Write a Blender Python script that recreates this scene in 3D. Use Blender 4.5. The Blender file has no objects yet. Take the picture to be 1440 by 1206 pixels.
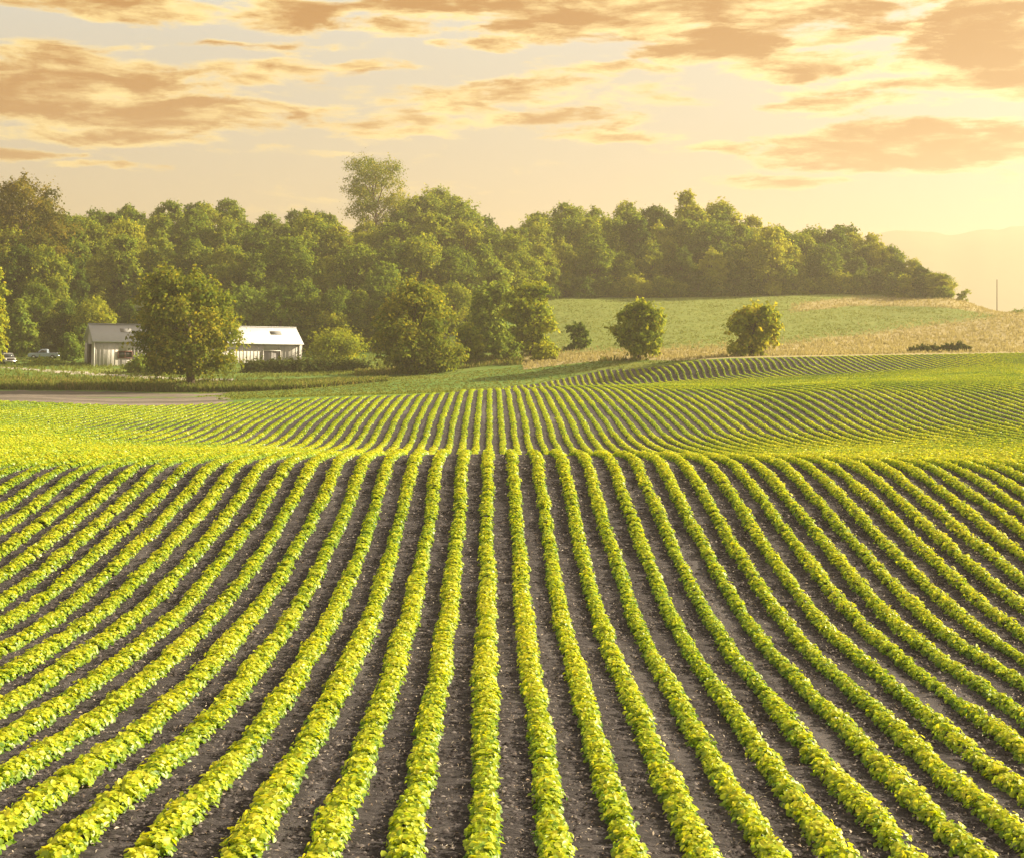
import bpy, math, random
import numpy as np
R = math.radians
rng = np.random.default_rng(7)
random.seed(7)
sc = bpy.context.scene
C = sc.collection

# ------------------------------------------------------------------ camera
FOC, CX, HOR = 2000.0, 720.0, 425.0          # the photograph's scale: 1440 px across, horizon row 425
cam_d = bpy.data.cameras.new('camera')
cam = bpy.data.objects.new('camera', cam_d)
C.objects.link(cam)
cam.location = (0, 0, 0)
cam.rotation_euler = (R(90), 0, 0)
cam_d.sensor_width = 36
cam_d.lens = 50
cam_d.shift_y = -(603 - HOR) / 1440.0
cam_d.clip_start = 0.2
cam_d.clip_end = 9000
sc.camera = cam

# ------------------------------------------------------------------ light
SUN_AZ, SUN_EL = R(72), R(24)
SUN_STRENGTH, SKY_STRENGTH = 5.0, 0.14
EXPOSURE = 1.7
sun_d = bpy.data.lights.new('sun', 'SUN')
sun = bpy.data.objects.new('sun', sun_d)
C.objects.link(sun)
sun_d.energy = SUN_STRENGTH
sun_d.angle = R(0.6)
sun_d.color = (1.0, 0.84, 0.58)
sun.rotation_euler = (R(90) - SUN_EL, 0, math.pi - SUN_AZ)

sc.view_settings.view_transform = 'Standard'
sc.view_settings.look = 'None'
sc.view_settings.gamma = 1
sc.view_settings.exposure = EXPOSURE
sc.render.engine = 'CYCLES'
sc.cycles.use_denoising = True
sc.cycles.max_bounces = 8
sc.cycles.diffuse_bounces = 3
sc.cycles.glossy_bounces = 2
sc.cycles.transmission_bounces = 4
sc.cycles.volume_bounces = 1
sc.cycles.sample_clamp_indirect = 6

class NT:
    """small wrapper that adds and links nodes"""
    def __init__(self, tree):
        self.t = tree
        tree.nodes.clear()
    def n(self, kind, **kw):
        nd = self.t.nodes.new(kind)
        for k, v in kw.items():
            setattr(nd, k, v)
        return nd
    def put(self, sock, v):
        if isinstance(v, bpy.types.NodeSocket):
            self.t.links.new(v, sock)
        elif v is not None:
            sock.default_value = v
    def m(self, op, a, b=None, c=None, clamp=False):
        nd = self.n('ShaderNodeMath', operation=op, use_clamp=clamp)
        self.put(nd.inputs[0], a); self.put(nd.inputs[1], b); self.put(nd.inputs[2], c)
        return nd.outputs[0]
    def v(self, op, a, b=None, c=None):
        nd = self.n('ShaderNodeVectorMath', operation=op)
        self.put(nd.inputs[0], a); self.put(nd.inputs[1], b)
        if c is not None: self.put(nd.inputs[2], c)
        return nd.outputs['Value'] if op in ('LENGTH', 'DOT_PRODUCT', 'DISTANCE') else nd.outputs[0]
    def mix(self, f, a, b, blend='MIX'):
        nd = self.n('ShaderNodeMix', data_type='RGBA', blend_type=blend)
        self.put(nd.inputs[0], f)
        for s, val in ((nd.inputs[6], a), (nd.inputs[7], b)):
            if isinstance(val, tuple) and len(val) == 3: val = val + (1,)
            self.put(s, val)
        return nd.outputs[2]
    def ss(self, x, lo, hi, a=0.0, b=1.0):
        nd = self.n('ShaderNodeMapRange', interpolation_type='SMOOTHSTEP')
        self.put(nd.inputs[0], x); self.put(nd.inputs[1], lo); self.put(nd.inputs[2], hi)
        self.put(nd.inputs[3], a); self.put(nd.inputs[4], b)
        return nd.outputs[0]
    def noise(self, vec, scale, detail=4, rough=0.55, dist=0.0, out='Fac'):
        nd = self.n('ShaderNodeTexNoise')
        if vec is not None: self.put(nd.inputs['Vector'], vec)
        nd.inputs['Scale'].default_value = scale
        nd.inputs['Detail'].default_value = detail
        nd.inputs['Roughness'].default_value = rough
        nd.inputs['Distortion'].default_value = dist
        return nd.outputs[out]
    def ramp(self, f, stops):
        nd = self.n('ShaderNodeValToRGB')
        e = nd.color_ramp.elements
        while len(e) < len(stops): e.new(0.5)
        for el, (p, c) in zip(e, stops):
            el.position = p; el.color = tuple(c) + ((1,) if len(c) == 3 else ())
        self.put(nd.inputs[0], f)
        return nd.outputs[0]

# ------------------------------------------------------------------ sky and its clouds
world = bpy.data.worlds.new('World')
sc.world = world
world.use_nodes = True
w = NT(world.node_tree)
tc = w.n('ShaderNodeTexCoord').outputs['Generated']
sep = w.n('ShaderNodeSeparateXYZ'); w.put(sep.inputs[0], tc)
dx, dy, dz = sep.outputs
az = w.m('ARCTAN2', dx, dy)
el = w.m('ARCSINE', dz)
sky = w.n('ShaderNodeTexSky', sky_type='NISHITA')
sky.sun_disc = False
sky.sun_elevation = SUN_EL
sky.sun_rotation = SUN_AZ
sky.air_density = 1.0
sky.dust_density = 3.0
sky.ozone_density = 1.0
comb = w.n('ShaderNodeCombineXYZ'); w.put(comb.inputs[0], az); w.put(comb.inputs[1], w.m('MULTIPLY', el, 1.0))
p0 = comb.outputs[0]
# noise-bent coordinates so that no cloud keeps an even outline
st = w.v('MULTIPLY', p0, (7.0, 26.0, 1.0))
wn = w.noise(st, 1.0, 7, 0.68, out='Color')
bend = w.v('MULTIPLY', w.v('SUBTRACT', wn, (0.5, 0.5, 0.5)), (0.16, 0.034, 0.0))
p1 = w.v('ADD', p0, bend)
def cl(px, py, rx, ry, s):
    return (math.atan((px - CX) / FOC), math.atan((HOR - py) / FOC), rx / FOC, ry / FOC, s)
CLOUDS = [cl(60, 135, 175, 62, 1.15), cl(190, 132, 150, 48, 1.0), cl(250, 160, 190, 26, 0.95), cl(130, 195, 240, 19, 0.9), cl(330, 105, 150, 24, 0.55),
          cl(120, 22, 260, 26, 0.75), cl(400, 22, 120, 30, 0.8), cl(640, 8, 160, 26, 0.95), cl(820, 20, 200, 44, 1.0), cl(690, 66, 90, 14, 0.75),
          cl(1010, 66, 130, 30, 1.05), cl(1060, 20, 260, 36, 1.0), cl(1130, 100, 150, 22, 0.95), cl(1390, 60, 120, 92, 1.2), cl(1200, 40, 160, 40, 0.7),
          cl(1290, 212, 230, 36, 1.1), cl(1150, 200, 90, 18, 0.8), cl(1020, 206, 90, 12, 0.8), cl(1115, 256, 110, 12, 0.9), cl(1190, 150, 130, 18, 0.7),
          cl(560, 150, 300, 40, 0.5), cl(760, 170, 220, 16, 0.6), cl(880, 130, 240, 30, 0.45), cl(20, 224, 90, 9, 0.75), cl(160, 240, 90, 7, 0.6), cl(520, 98, 110, 12, 0.6),
          cl(700, 135, 160, 22, 0.55), cl(420, 150, 200, 14, 0.62), cl(560, 178, 160, 10, 0.6), cl(900, 96, 120, 14, 0.6), cl(1240, 130, 160, 12, 0.6), cl(860, 190, 140, 9, 0.55), cl(380, 66, 120, 12, 0.5), cl(560, 40, 90, 14, 0.5), cl(440, 214, 130, 6, 0.45)]
mask = None
for (a0, e0, ra, re, s) in CLOUDS:
    q = w.v('MULTIPLY', w.v('SUBTRACT', p1, (a0, e0, 0)), (1 / ra, 1 / re, 0))
    g = w.m('MULTIPLY', w.m('SUBTRACT', 1.0, w.m('MULTIPLY', w.v('DOT_PRODUCT', q, q), 0.8)), s)
    mask = g if mask is None else w.m('MAXIMUM', mask, g)
# beyond the part of the sky the photograph shows, looser clouds all round
loose = w.ss(el, R(11.5), R(20), 0.0, 0.45)
mask = w.m('MAXIMUM', w.m('MAXIMUM', mask, 0.0), loose)
fb = w.noise(w.v('MULTIPLY', p0, (11.0, 50.0, 1.0)), 1.0, 10, 0.66, 0.5)
fine = w.noise(w.v('MULTIPLY', p0, (34.0, 120.0, 1.0)), 1.0, 4, 0.55, 0.4)
dens = w.m('ADD', mask, w.m('MULTIPLY', w.m('SUBTRACT', fb, 0.5), 2.5))
dens = w.m('ADD', dens, w.m('MULTIPLY', w.m('SUBTRACT', fine, 0.5), 0.9))
cover = w.ss(dens, 0.12, 0.66)
streak = w.noise(w.v('MULTIPLY', p1, (12.0, 64.0, 1.0)), 1.0, 7, 0.65, 0.6)
thick = w.ss(w.m('ADD', dens, w.m('MULTIPLY', w.m('SUBTRACT', streak, 0.50), 1.9)), 0.24, 1.05)
side = w.ss(az, R(-20), R(55))                # nearer the sun the clouds burn lighter
deep = w.mix(side, (0.165, 0.058, 0.001), (0.125, 0.040, 0.001))
edge = w.mix(side, (0.42, 0.32, 0.13), (0.46, 0.36, 0.16))
ccol = w.mix(thick, edge, deep)
base = w.n('ShaderNodeVectorMath', operation='SCALE')
w.put(base.inputs[0], sky.outputs[0]); base.inputs['Scale'].default_value = SKY_STRENGTH
# Nishita gives the level and the zenith's blue; a warm evening veil lies over its lower part
hz = w.ss(el, R(9), R(24), 0.96, 0.05)
veil = w.ramp(w.ss(el, R(0), R(12)), [(0.0, (0.22, 0.185, 0.135)), (0.5, (0.215, 0.193, 0.155)), (1.0, (0.228, 0.218, 0.186))])
glow = w.ss(w.v('DOT_PRODUCT', tc, (math.sin(SUN_AZ) * math.cos(SUN_EL), math.cos(SUN_AZ) * math.cos(SUN_EL), math.sin(SUN_EL))), 0.0, 1.0, 0.96, 1.12)
vs = w.n('ShaderNodeVectorMath', operation='SCALE'); w.put(vs.inputs[0], veil); w.put(vs.inputs['Scale'], glow)
air = w.mix(hz, base.outputs[0], vs.outputs[0])
full = w.mix(cover, air, ccol)
fin = w.n('ShaderNodeBackground'); w.put(fin.inputs[0], full); fin.inputs[1].default_value = 0.93
wo = w.n('ShaderNodeOutputWorld'); w.put(wo.inputs[0], fin.outputs[0])

# ------------------------------------------------------------------ helpers
def vnoise(x, y, seed=0):
    x = np.asarray(x, float); y = np.asarray(y, float)
    xi = np.floor(x).astype(np.int64); yi = np.floor(y).astype(np.int64)
    fx = x - xi; fy = y - yi
    fx = fx * fx * (3 - 2 * fx); fy = fy * fy * (3 - 2 * fy)
    def h(i, j):
        n = (i * 374761393 + j * 668265263 + seed * 974634777) & 0xffffffff
        n = ((n ^ (n >> 13)) * 1274126177) & 0xffffffff
        return ((n ^ (n >> 16)) & 0xffff) / 65535.0
    a = h(xi, yi); b = h(xi + 1, yi); c = h(xi, yi + 1); d = h(xi + 1, yi + 1)
    return (a * (1 - fx) + b * fx) * (1 - fy) + (c * (1 - fx) + d * fx) * fy

def mesh_np(name, V, F, mat=None, attr=None):
    """V (n,3), F (m,k): one mesh with k-sided faces; attr: one float per face"""
    V = np.ascontiguousarray(V, np.float32); F = np.ascontiguousarray(F, np.int32)
    me = bpy.data.meshes.new(name)
    m, k = F.shape
    me.vertices.add(len(V)); me.vertices.foreach_set('co', V.ravel())
    me.loops.add(m * k); me.loops.foreach_set('vertex_index', F.ravel())
    me.polygons.add(m); me.polygons.foreach_set('loop_start', np.arange(0, m * k, k, dtype=np.int32))
    if attr is not None:
        a = me.attributes.new('tone', 'FLOAT', 'FACE'); a.data.foreach_set('value', np.asarray(attr, np.float32))
    me.update(calc_edges=True)
    if mat: me.materials.append(mat)
    return me

def link(name, me, parent=None, loc=None):
    o = bpy.data.objects.new(name, me)
    C.objects.link(o)
    if parent: o.parent = parent
    if loc is not None: o.location = loc
    return o

def tag(o, label=None, cat=None, group=None, kind=None):
    if label: o['label'] = label
    if cat: o['category'] = cat
    if group: o['group'] = group
    if kind: o['kind'] = kind
    return o

def empty(name, loc, rz=0.0):
    o = bpy.data.objects.new(name, None)
    C.objects.link(o); o.location = loc; o.rotation_euler = (0, 0, rz)
    return o

ONES = ['first', 'second', 'third', 'fourth', 'fifth', 'sixth', 'seventh', 'eighth', 'ninth', 'tenth', 'eleventh', 'twelfth', 'thirteenth', 'fourteenth',
        'fifteenth', 'sixteenth', 'seventeenth', 'eighteenth', 'nineteenth']
TENS = {20: ('twentieth', 'twenty'), 30: ('thirtieth', 'thirty'), 40: ('fortieth', 'forty'), 50: ('fiftieth', 'fifty'), 60: ('sixtieth', 'sixty'),
        70: ('seventieth', 'seventy'), 80: ('eightieth', 'eighty'), 90: ('ninetieth', 'ninety')}
def ordinal(n):
    if n < 20: return ONES[n - 1]
    if n >= 100: return 'hundredth' if n == 100 else 'hundred and ' + ordinal(n - 100)
    t, o = n // 10 * 10, n % 10
    return TENS[t][0] if o == 0 else TENS[t][1] + '-' + ONES[o - 1]

# ------------------------------------------------------------------ the lie of the land
# columns by bearing; (distance, height below the eye), read off the spacing of the crop rows and the crests
def yy(d, py): return (d, -(py - HOR) / FOC * d)
FAR = [(520, 20), (650, 8), (900, -14), (1300, -24), (1900, -26), (3900, -26)]
FARR = [(520, -14), (650, -18), (900, -22), (1300, -25), (1900, -26), (3900, -26)]
COLS = {
 -500: [(8, -4.6), (13.6, -4.8), (20, -5.5), (27.7, -5.9), (35.5, -5.5), (39, -5.2), (43, -5.0), (48, -5.2), (78, -6.8), (95, -7.4), (115, -7.8), (150, -10), (190, -11), (245, -10), (268, -8), (300, 1), (330, 8), (400, 16)] + FAR,
 0: [(8, -4.7), (13.6, -5.05), (20, -5.75), (27.7, -6.1), (35.5, -5.65), (39, -5.3), (43, -5.0), (48, -5.25), yy(78, 612), yy(95, 589), yy(112, 567), (120, -8.05), yy(160, 561), yy(187, 549), yy(205, 540), yy(225, 520), yy(245, 509), yy(262, 498), (280, -4), (300, 1), (330, 8), (400, 16)] + FAR,
 200: [(8, -4.7), (13.6, -5.1), (20, -5.8), (27.7, -6.1), (35.5, -5.65), (39, -5.32), (43, -4.9), (47, -5.1), yy(80, 619), yy(95, 592), yy(112, 572), (119, -8.3), yy(158, 563), yy(190, 548), yy(205, 538), yy(216, 528), yy(235, 516), yy(262, 498), (300, -1), (345, 8), (400, 16)] + FAR,
 420: [(8, -4.8), (13.6, -5.25), (20, -5.88), (27.7, -6.15), (35.5, -5.7), (39, -5.34), (43.5, -4.84), (47, -5.0), (56, -6.0), (66, -7.0), yy(82, 624), yy(93, 592), yy(107, 569), yy(112, 563), (120, -8.0), yy(155, 560), yy(187, 541), yy(205, 531), yy(225, 524), yy(250, 509), (268, -8.5), (300, -2), (345, 7), (400, 16)] + FAR,
 560: [(8, -4.8), (13.6, -5.33), (20, -5.92), (27.7, -6.18), (35.5, -5.75), (39, -5.36), (44, -4.77), (47.5, -4.98), (56, -6.25), (66, -7.4), yy(82.3, 624), yy(92, 591), yy(108, 562), yy(113, 557), (121, -7.8), yy(160, 553), yy(185, 535), yy(200, 528), (230, -10.3), (262, -9), (300, -3), (345, 6), (400, 15)] + FAR,
 690: [(8, -4.8), (13.6, -5.35), (20, -5.95), (27.7, -6.2), (35.5, -5.8), (39, -5.38), (44.5, -4.77), (48, -5.0), (56, -6.25), (66, -7.5), yy(82.6, 624), yy(92, 590), yy(108, 562), yy(114, 554), (122, -7.6), yy(168, 546), yy(190, 525), yy(205, 513), (215, -8.4), (260, -6), (300, -1), (345, 4), (400, 10)] + FAR,
 850: [(8, -4.9), (13.6, -5.5), (20, -6.08), (27.7, -6.4), (35.5, -5.9), (39, -5.42), (44.5, -4.85), (48, -5.05), (56, -6.25), (66, -7.4), yy(82, 623), yy(94, 591), yy(107, 566), yy(118, 551), (126, -7.6), yy(172, 540), yy(177, 529), yy(183, 515), yy(193, 505), (215, -7.5), yy(240, 471), yy(280, 441), yy(320, 419), (375, 8), (420, 10)] + FAR,
 1000: [(8, -4.9), (13.6, -5.6), (20, -6.2), (27.7, -6.5), (35.5, -5.92), (39, -5.45), (44.5, -4.95), (48, -5.15), (56, -6.15), (66, -7.15), yy(82, 621), yy(86.5, 613), yy(94, 592), yy(105, 566), yy(116, 550), (126, -7.6), yy(165, 532), yy(168, 516), yy(173, 505), yy(190, 500), yy(230, 475), yy(280, 438), yy(322, 417), (375, 8), (420, 9)] + FARR,
 1200: [(8, -4.9), (13.6, -5.75), (20, -6.3), (27.7, -6.55), (35.5, -5.92), (39, -5.46), (44.5, -5.0), (49, -5.3), yy(83, 616), yy(90, 595), yy(95, 577), yy(101, 559), yy(106, 548), yy(113, 541.5), yy(124, 536.5), (133, -7.4), yy(155, 526), yy(164, 512), yy(172, 501), yy(185, 497), yy(220, 479), yy(260, 450), yy(300, 428), yy(325, 412), (350, 3), (420, -6)] + FARR,
 1337: [(8, -4.9), (13.6, -5.8), (20, -6.33), (27.7, -6.57), (35.5, -5.92), (39, -5.47), (44.5, -5.05), (50, -5.5), yy(83, 609), yy(88, 596), yy(93, 582), yy(98.5, 565), yy(104, 552), yy(111, 542), yy(128, 531.5), (138, -7.1), yy(153, 520), yy(165, 507), yy(173, 499), yy(188, 493), yy(220, 475), yy(260, 445), yy(300, 420), (320, 0.4), (345, -3), (420, -11)] + FARR,
 1440: [(8, -4.9), (13.6, -5.8), (20, -6.35), (27.7, -6.58), (35.5, -5.92), (39, -5.48), (44.5, -5.1), (50, -5.55), yy(83, 604), yy(90, 585), yy(97, 566), yy(104, 550), yy(111, 540.5), yy(130, 527.5), yy(150, 517), yy(165, 505), yy(175, 497), yy(190, 491), yy(215, 470), yy(245, 449), yy(265, 441), (285, -3.4), (320, -7), (420, -12)] + FARR,
 1900: [(8, -4.9), (13.6, -5.8), (20, -6.35), (27.7, -6.58), (35.5, -5.95), (39, -5.5), (44.5, -5.2), (50, -5.6), yy(83, 604), yy(90, 583), yy(97, 564), yy(104, 548), yy(111, 539), yy(130, 527), yy(150, 517), yy(175, 497), yy(190, 491), yy(215, 470), yy(245, 452), (275, -4), (320, -8), (420, -12)] + FARR,
}
def pchip(x, y, q):
    x = np.asarray(x, float); y = np.asarray(y, float)
    h = np.diff(x); s = np.diff(y) / h
    m = np.zeros(len(x)); m[0] = s[0]; m[-1] = s[-1]
    for i in range(1, len(x) - 1):
        if s[i - 1] * s[i] > 0:
            w1 = 2 * h[i] + h[i - 1]; w2 = h[i] + 2 * h[i - 1]
            m[i] = (w1 + w2) / (w1 / s[i - 1] + w2 / s[i])
    i = np.clip(np.searchsorted(x, q) - 1, 0, len(x) - 2)
    t = np.clip((q - x[i]) / h[i], 0, 1)
    return ((1 + 2 * t) * (1 - t) ** 2 * y[i] + t * (1 - t) ** 2 * h[i] * m[i] + t * t * (3 - 2 * t) * y[i + 1] + t * t * (t - 1) * h[i] * m[i + 1])

DG = np.concatenate([np.arange(8, 60, 0.5), np.arange(60, 130, 0.8), np.arange(130, 210, 0.8), np.arange(210, 460, 2.0), np.geomspace(460, 3900, 54)])
UP = np.array(sorted(COLS)); UC = (UP - CX) / FOC
prof = np.stack([pchip(*zip(*COLS[p]), DG) for p in UP])           # column x distance
prof -= 0.13 * np.interp(DG, [24, 38, 52, 70], [0.3, 1, 1, 0])     # the spacing was read off the leaves; the soil lies under them
UG = np.linspace((-500 - CX) / FOC, (1900 - CX) / FOC, 481)
HG = np.empty((len(UG), len(DG)))
for j in range(len(DG)):
    HG[:, j] = pchip(UC, prof[:, j], UG)
kern = np.exp(-0.5 * (np.arange(-8, 9) / 3.5) ** 2); kern /= kern.sum()
pad = np.pad(HG, ((8, 8), (0, 0)), 'edge')
HG = sum(k * pad[i:i + len(UG)] for i, k in enumerate(kern))

def ground(X, Y):
    X = np.asarray(X, float); Y = np.asarray(Y, float)
    d = np.clip(Y, 8.0, 3899.0)
    u = np.clip(X / np.maximum(d, 12.0), UG[0], UG[-1] - 1e-6)
    fu = (u - UG[0]) / (UG[1] - UG[0]); i = np.clip(fu.astype(int), 0, len(UG) - 2); tu = fu - i
    j = np.clip(np.searchsorted(DG, d) - 1, 0, len(DG) - 2); td = np.clip((d - DG[j]) / (DG[j + 1] - DG[j]), 0, 1)
    h = (HG[i, j] * (1 - tu) + HG[i + 1, j] * tu) * (1 - td) + (HG[i, j + 1] * (1 - tu) + HG[i + 1, j + 1] * tu) * td
    return h
def gz(x, y): return float(ground(np.array([x]), np.array([y]))[0])
def at(px, d): return ((px - CX) / FOC * d, d)
def g3(px, d, dz=0.0):
    x, y = at(px, d); return (x, y, gz(x, y) + dz)

# where the crop ends, by bearing
EP = np.array([-500, 0, 200, 420, 560, 640, 690, 720, 800, 850, 900, 1000, 1100, 1200, 1440, 1900.0])
ED = np.array([113, 115, 113, 113, 114, 117, 166, 171, 178, 180.5, 178, 172, 171.5, 172, 175, 176.0])
def field_end(px): return np.interp(px, EP, ED)

def zone(px, d):
    """0 crop soil, 1 bare headland, 2 verge and lawn, 3 drive, 4 meadow, 5 woodland floor, 6 plain"""
    wob = (vnoise(px / 14.0, d / 2.0, 3) - 0.5) + 0.8 * (vnoise(px / 40.0, d / 5.0, 8) - 0.5)
    z = np.full(px.shape, 2)
    z[d <= field_end(px)] = 0
    head = (px < 318 + wob * 30) & (d > field_end(px)) & (d < 186 + wob * 3 - np.clip(px - 150, 0, 200) * 0.07)
    strip = (d > 163 + wob * 3 + np.clip(px - 80, 0, 400) * 0.012) & (d < 168 + wob * 3)
    z[head & ~strip] = 1
    dr = np.interp(px, [-500, 0, 60, 110, 205, 330, 420], [236, 231, 224, 220, 212.5, 205, 203])
    z[(np.abs(d - dr) < 2.1) & (px < 330)] = 3
    z[(d > 190) & (px > 735) & (d < 330)] = 4
    z[(d > field_end(px) + 9 - np.clip(px - 900, 0, 100) * 0.08) & (px > 860)] = 4
    wood = np.interp(px, [-500, 600, 700, 790, 1240, 1300, 1337, 1345], [262, 262, 285, 319, 324, 312, 300, 3000])
    z[d > wood] = 5
    z[d > 470] = 6
    return z

# ------------------------------------------------------------------ materials
def new_mat(name):
    m = bpy.data.materials.new(name); m.use_nodes = True
    return m, NT(m.node_tree)
def finish(t, shader):
    o = t.n('ShaderNodeOutputMaterial'); t.put(o.inputs[0], shader)
def pbsdf(t, col, rough=0.9, spec=0.2, normal=None, metal=0.0):
    b = t.n('ShaderNodeBsdfPrincipled')
    if isinstance(col, tuple) and len(col) == 3: col = col + (1,)
    t.put(b.inputs['Base Color'], col); t.put(b.inputs['Roughness'], rough)
    b.inputs['Specular IOR Level'].default_value = spec
    b.inputs['Metallic'].default_value = metal
    if normal is not None: t.put(b.inputs['Normal'], normal)
    return b.outputs[0]
def bump(t, h, strength, dist):
    b = t.n('ShaderNodeBump'); b.inputs['Strength'].default_value = strength; b.inputs['Distance'].default_value = dist
    t.put(b.inputs['Height'], h); return b.outputs[0]
def pos(t): return t.n('ShaderNodeNewGeometry').outputs['Position']

def leaf_mat(name, stops, trans, tfac=0.45, var=0.0, patch=0.0, patch_scale=0.3, gloss=0.0):
    """leaf colour by the leaf's stored tone, let through by light from behind"""
    m, t = new_mat(name)
    a = t.n('ShaderNodeAttribute', attribute_name='tone').outputs['Fac']
    f = a
    if var:
        f = t.m('ADD', f, t.m('MULTIPLY', t.m('SUBTRACT', t.n('ShaderNodeObjectInfo').outputs['Random'], 0.5), var))
    if patch:
        f = t.m('ADD', f, t.m('MULTIPLY', t.m('SUBTRACT', t.noise(pos(t), patch_scale, 3), 0.5), patch))
    f = t.m('MAXIMUM', t.m('MINIMUM', f, 1.0), 0.0)
    col = t.ramp(f, stops)
    d = t.n('ShaderNodeBsdfDiffuse'); t.put(d.inputs[0], col)
    tr = t.n('ShaderNodeBsdfTranslucent'); t.put(tr.inputs[0], t.mix(1.0, col, trans, 'MULTIPLY'))
    mx = t.n('ShaderNodeMixShader'); mx.inputs[0].default_value = tfac
    t.put(mx.inputs[1], d.outputs[0]); t.put(mx.inputs[2], tr.outputs[0])
    out = mx.outputs[0]
    if gloss:
        gl = t.n('ShaderNodeBsdfGlossy'); gl.inputs['Roughness'].default_value = 0.45
        m2 = t.n('ShaderNodeMixShader'); m2.inputs[0].default_value = gloss
        t.put(m2.inputs[1], out); t.put(m2.inputs[2], gl.outputs[0]); out = m2.outputs[0]
    finish(t, out)
    return m

M = {}
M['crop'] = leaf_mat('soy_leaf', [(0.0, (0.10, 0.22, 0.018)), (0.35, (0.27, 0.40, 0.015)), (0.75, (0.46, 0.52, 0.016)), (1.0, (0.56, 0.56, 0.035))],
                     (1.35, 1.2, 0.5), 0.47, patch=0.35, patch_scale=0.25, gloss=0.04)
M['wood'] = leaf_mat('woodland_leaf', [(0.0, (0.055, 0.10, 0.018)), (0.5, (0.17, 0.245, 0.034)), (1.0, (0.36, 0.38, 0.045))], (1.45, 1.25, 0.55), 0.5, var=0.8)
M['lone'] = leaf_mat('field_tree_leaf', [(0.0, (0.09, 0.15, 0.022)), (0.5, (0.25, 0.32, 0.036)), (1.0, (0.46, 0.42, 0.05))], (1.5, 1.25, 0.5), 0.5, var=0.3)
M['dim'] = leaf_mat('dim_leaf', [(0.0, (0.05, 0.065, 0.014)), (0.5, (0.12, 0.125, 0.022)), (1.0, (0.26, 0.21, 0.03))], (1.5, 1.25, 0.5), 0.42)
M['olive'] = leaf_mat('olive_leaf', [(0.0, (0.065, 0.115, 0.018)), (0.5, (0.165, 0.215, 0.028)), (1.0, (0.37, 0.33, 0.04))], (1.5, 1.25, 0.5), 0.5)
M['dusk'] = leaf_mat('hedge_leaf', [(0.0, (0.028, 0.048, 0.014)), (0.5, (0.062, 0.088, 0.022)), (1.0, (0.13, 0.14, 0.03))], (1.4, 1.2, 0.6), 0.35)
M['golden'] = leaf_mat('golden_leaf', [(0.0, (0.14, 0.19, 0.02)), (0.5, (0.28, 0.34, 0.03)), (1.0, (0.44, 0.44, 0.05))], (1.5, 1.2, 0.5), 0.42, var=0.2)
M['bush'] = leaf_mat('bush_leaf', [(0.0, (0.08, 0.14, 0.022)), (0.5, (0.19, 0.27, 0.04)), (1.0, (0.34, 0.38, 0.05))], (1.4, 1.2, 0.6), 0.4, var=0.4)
M['grass'] = leaf_mat('verge_grass', [(0.0, (0.06, 0.10, 0.02)), (0.45, (0.14, 0.18, 0.035)), (0.7, (0.26, 0.22, 0.08)), (1.0, (0.42, 0.32, 0.15))], (1.3, 1.15, 0.7), 0.4, patch=0.5, patch_scale=0.12)
M['drygrass'] = leaf_mat('dry_grass', [(0.0, (0.24, 0.215, 0.09)), (0.5, (0.33, 0.295, 0.14)), (1.0, (0.42, 0.38, 0.21))], (1.2, 1.1, 0.8), 0.4, patch=0.4, patch_scale=0.08)
M['greengrass'] = leaf_mat('meadow_grass', [(0.0, (0.115, 0.15, 0.028)), (0.5, (0.17, 0.20, 0.042)), (1.0, (0.25, 0.25, 0.07))], (1.2, 1.1, 0.8), 0.4, patch=0.5, patch_scale=0.06)

def soil_mat():
    m, t = new_mat('field_soil')
    p = pos(t)
    st = t.v('MULTIPLY', p, (1.0, 2.6, 1.0))
    n1 = t.noise(st, 2.2, 8, 0.65, 0.4)
    n2 = t.noise(t.v('MULTIPLY', p, (1.0, 2.2, 1.0)), 15.0, 7, 0.75, 0.3)
    n3 = t.noise(t.v('MULTIPLY', p, (1.1, 0.10, 1.0)), 1.0, 5, 0.55, 0.5)
    f = t.m('ADD', t.m('MULTIPLY', n1, 0.5), t.m('MULTIPLY', n2, 0.5))
    col = t.ramp(f, [(0.34, (0.020, 0.018, 0.020)), (0.48, (0.050, 0.045, 0.048)), (0.58, (0.096, 0.087, 0.092)), (0.70, (0.20, 0.185, 0.19))])
    col = t.mix(t.ss(n3, 0.54, 0.70, 0.0, 0.75), col, (0.14, 0.13, 0.135))
    h = t.m('ADD', n1, t.m('MULTIPLY', n2, 0.6))
    finish(t, pbsdf(t, col, 0.95, 0.1, bump(t, h, 1.0, 0.09)))
    return m
def ground_mat(name, stops, scale=0.5, stretch=(1, 1, 1), bmp=0.3, dist=0.2, fine=6.0):
    m, t = new_mat(name)
    p = t.v('MULTIPLY', pos(t), stretch)
    n = t.noise(p, scale, 8, 0.6, 0.3); n2 = t.noise(p, scale * fine, 5, 0.6)
    f = t.m('ADD', t.m('MULTIPLY', n, 0.65), t.m('MULTIPLY', n2, 0.35))
    finish(t, pbsdf(t, t.ramp(f, stops), 0.95, 0.1, bump(t, n2, bmp, dist)))
    return m
M['soil'] = soil_mat()
M['headland'] = ground_mat('bare_headland', [(0.38, (0.065, 0.062, 0.048)), (0.5, (0.125, 0.108, 0.092)), (0.64, (0.30, 0.255, 0.22))], 0.10, (0.35, 1.6, 1))
M['verge'] = ground_mat('verge_ground', [(0.3, (0.065, 0.13, 0.028)), (0.5, (0.105, 0.18, 0.035)), (0.68, (0.22, 0.23, 0.05))], 0.07, (0.5, 1.2, 1))
M['drive'] = ground_mat('gravel', [(0.3, (0.35, 0.32, 0.28)), (0.7, (0.5, 0.46, 0.40))], 1.0)
M['floor'] = ground_mat('woodland_floor', [(0.3, (0.03, 0.04, 0.015)), (0.7, (0.07, 0.085, 0.03))], 0.2)
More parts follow.
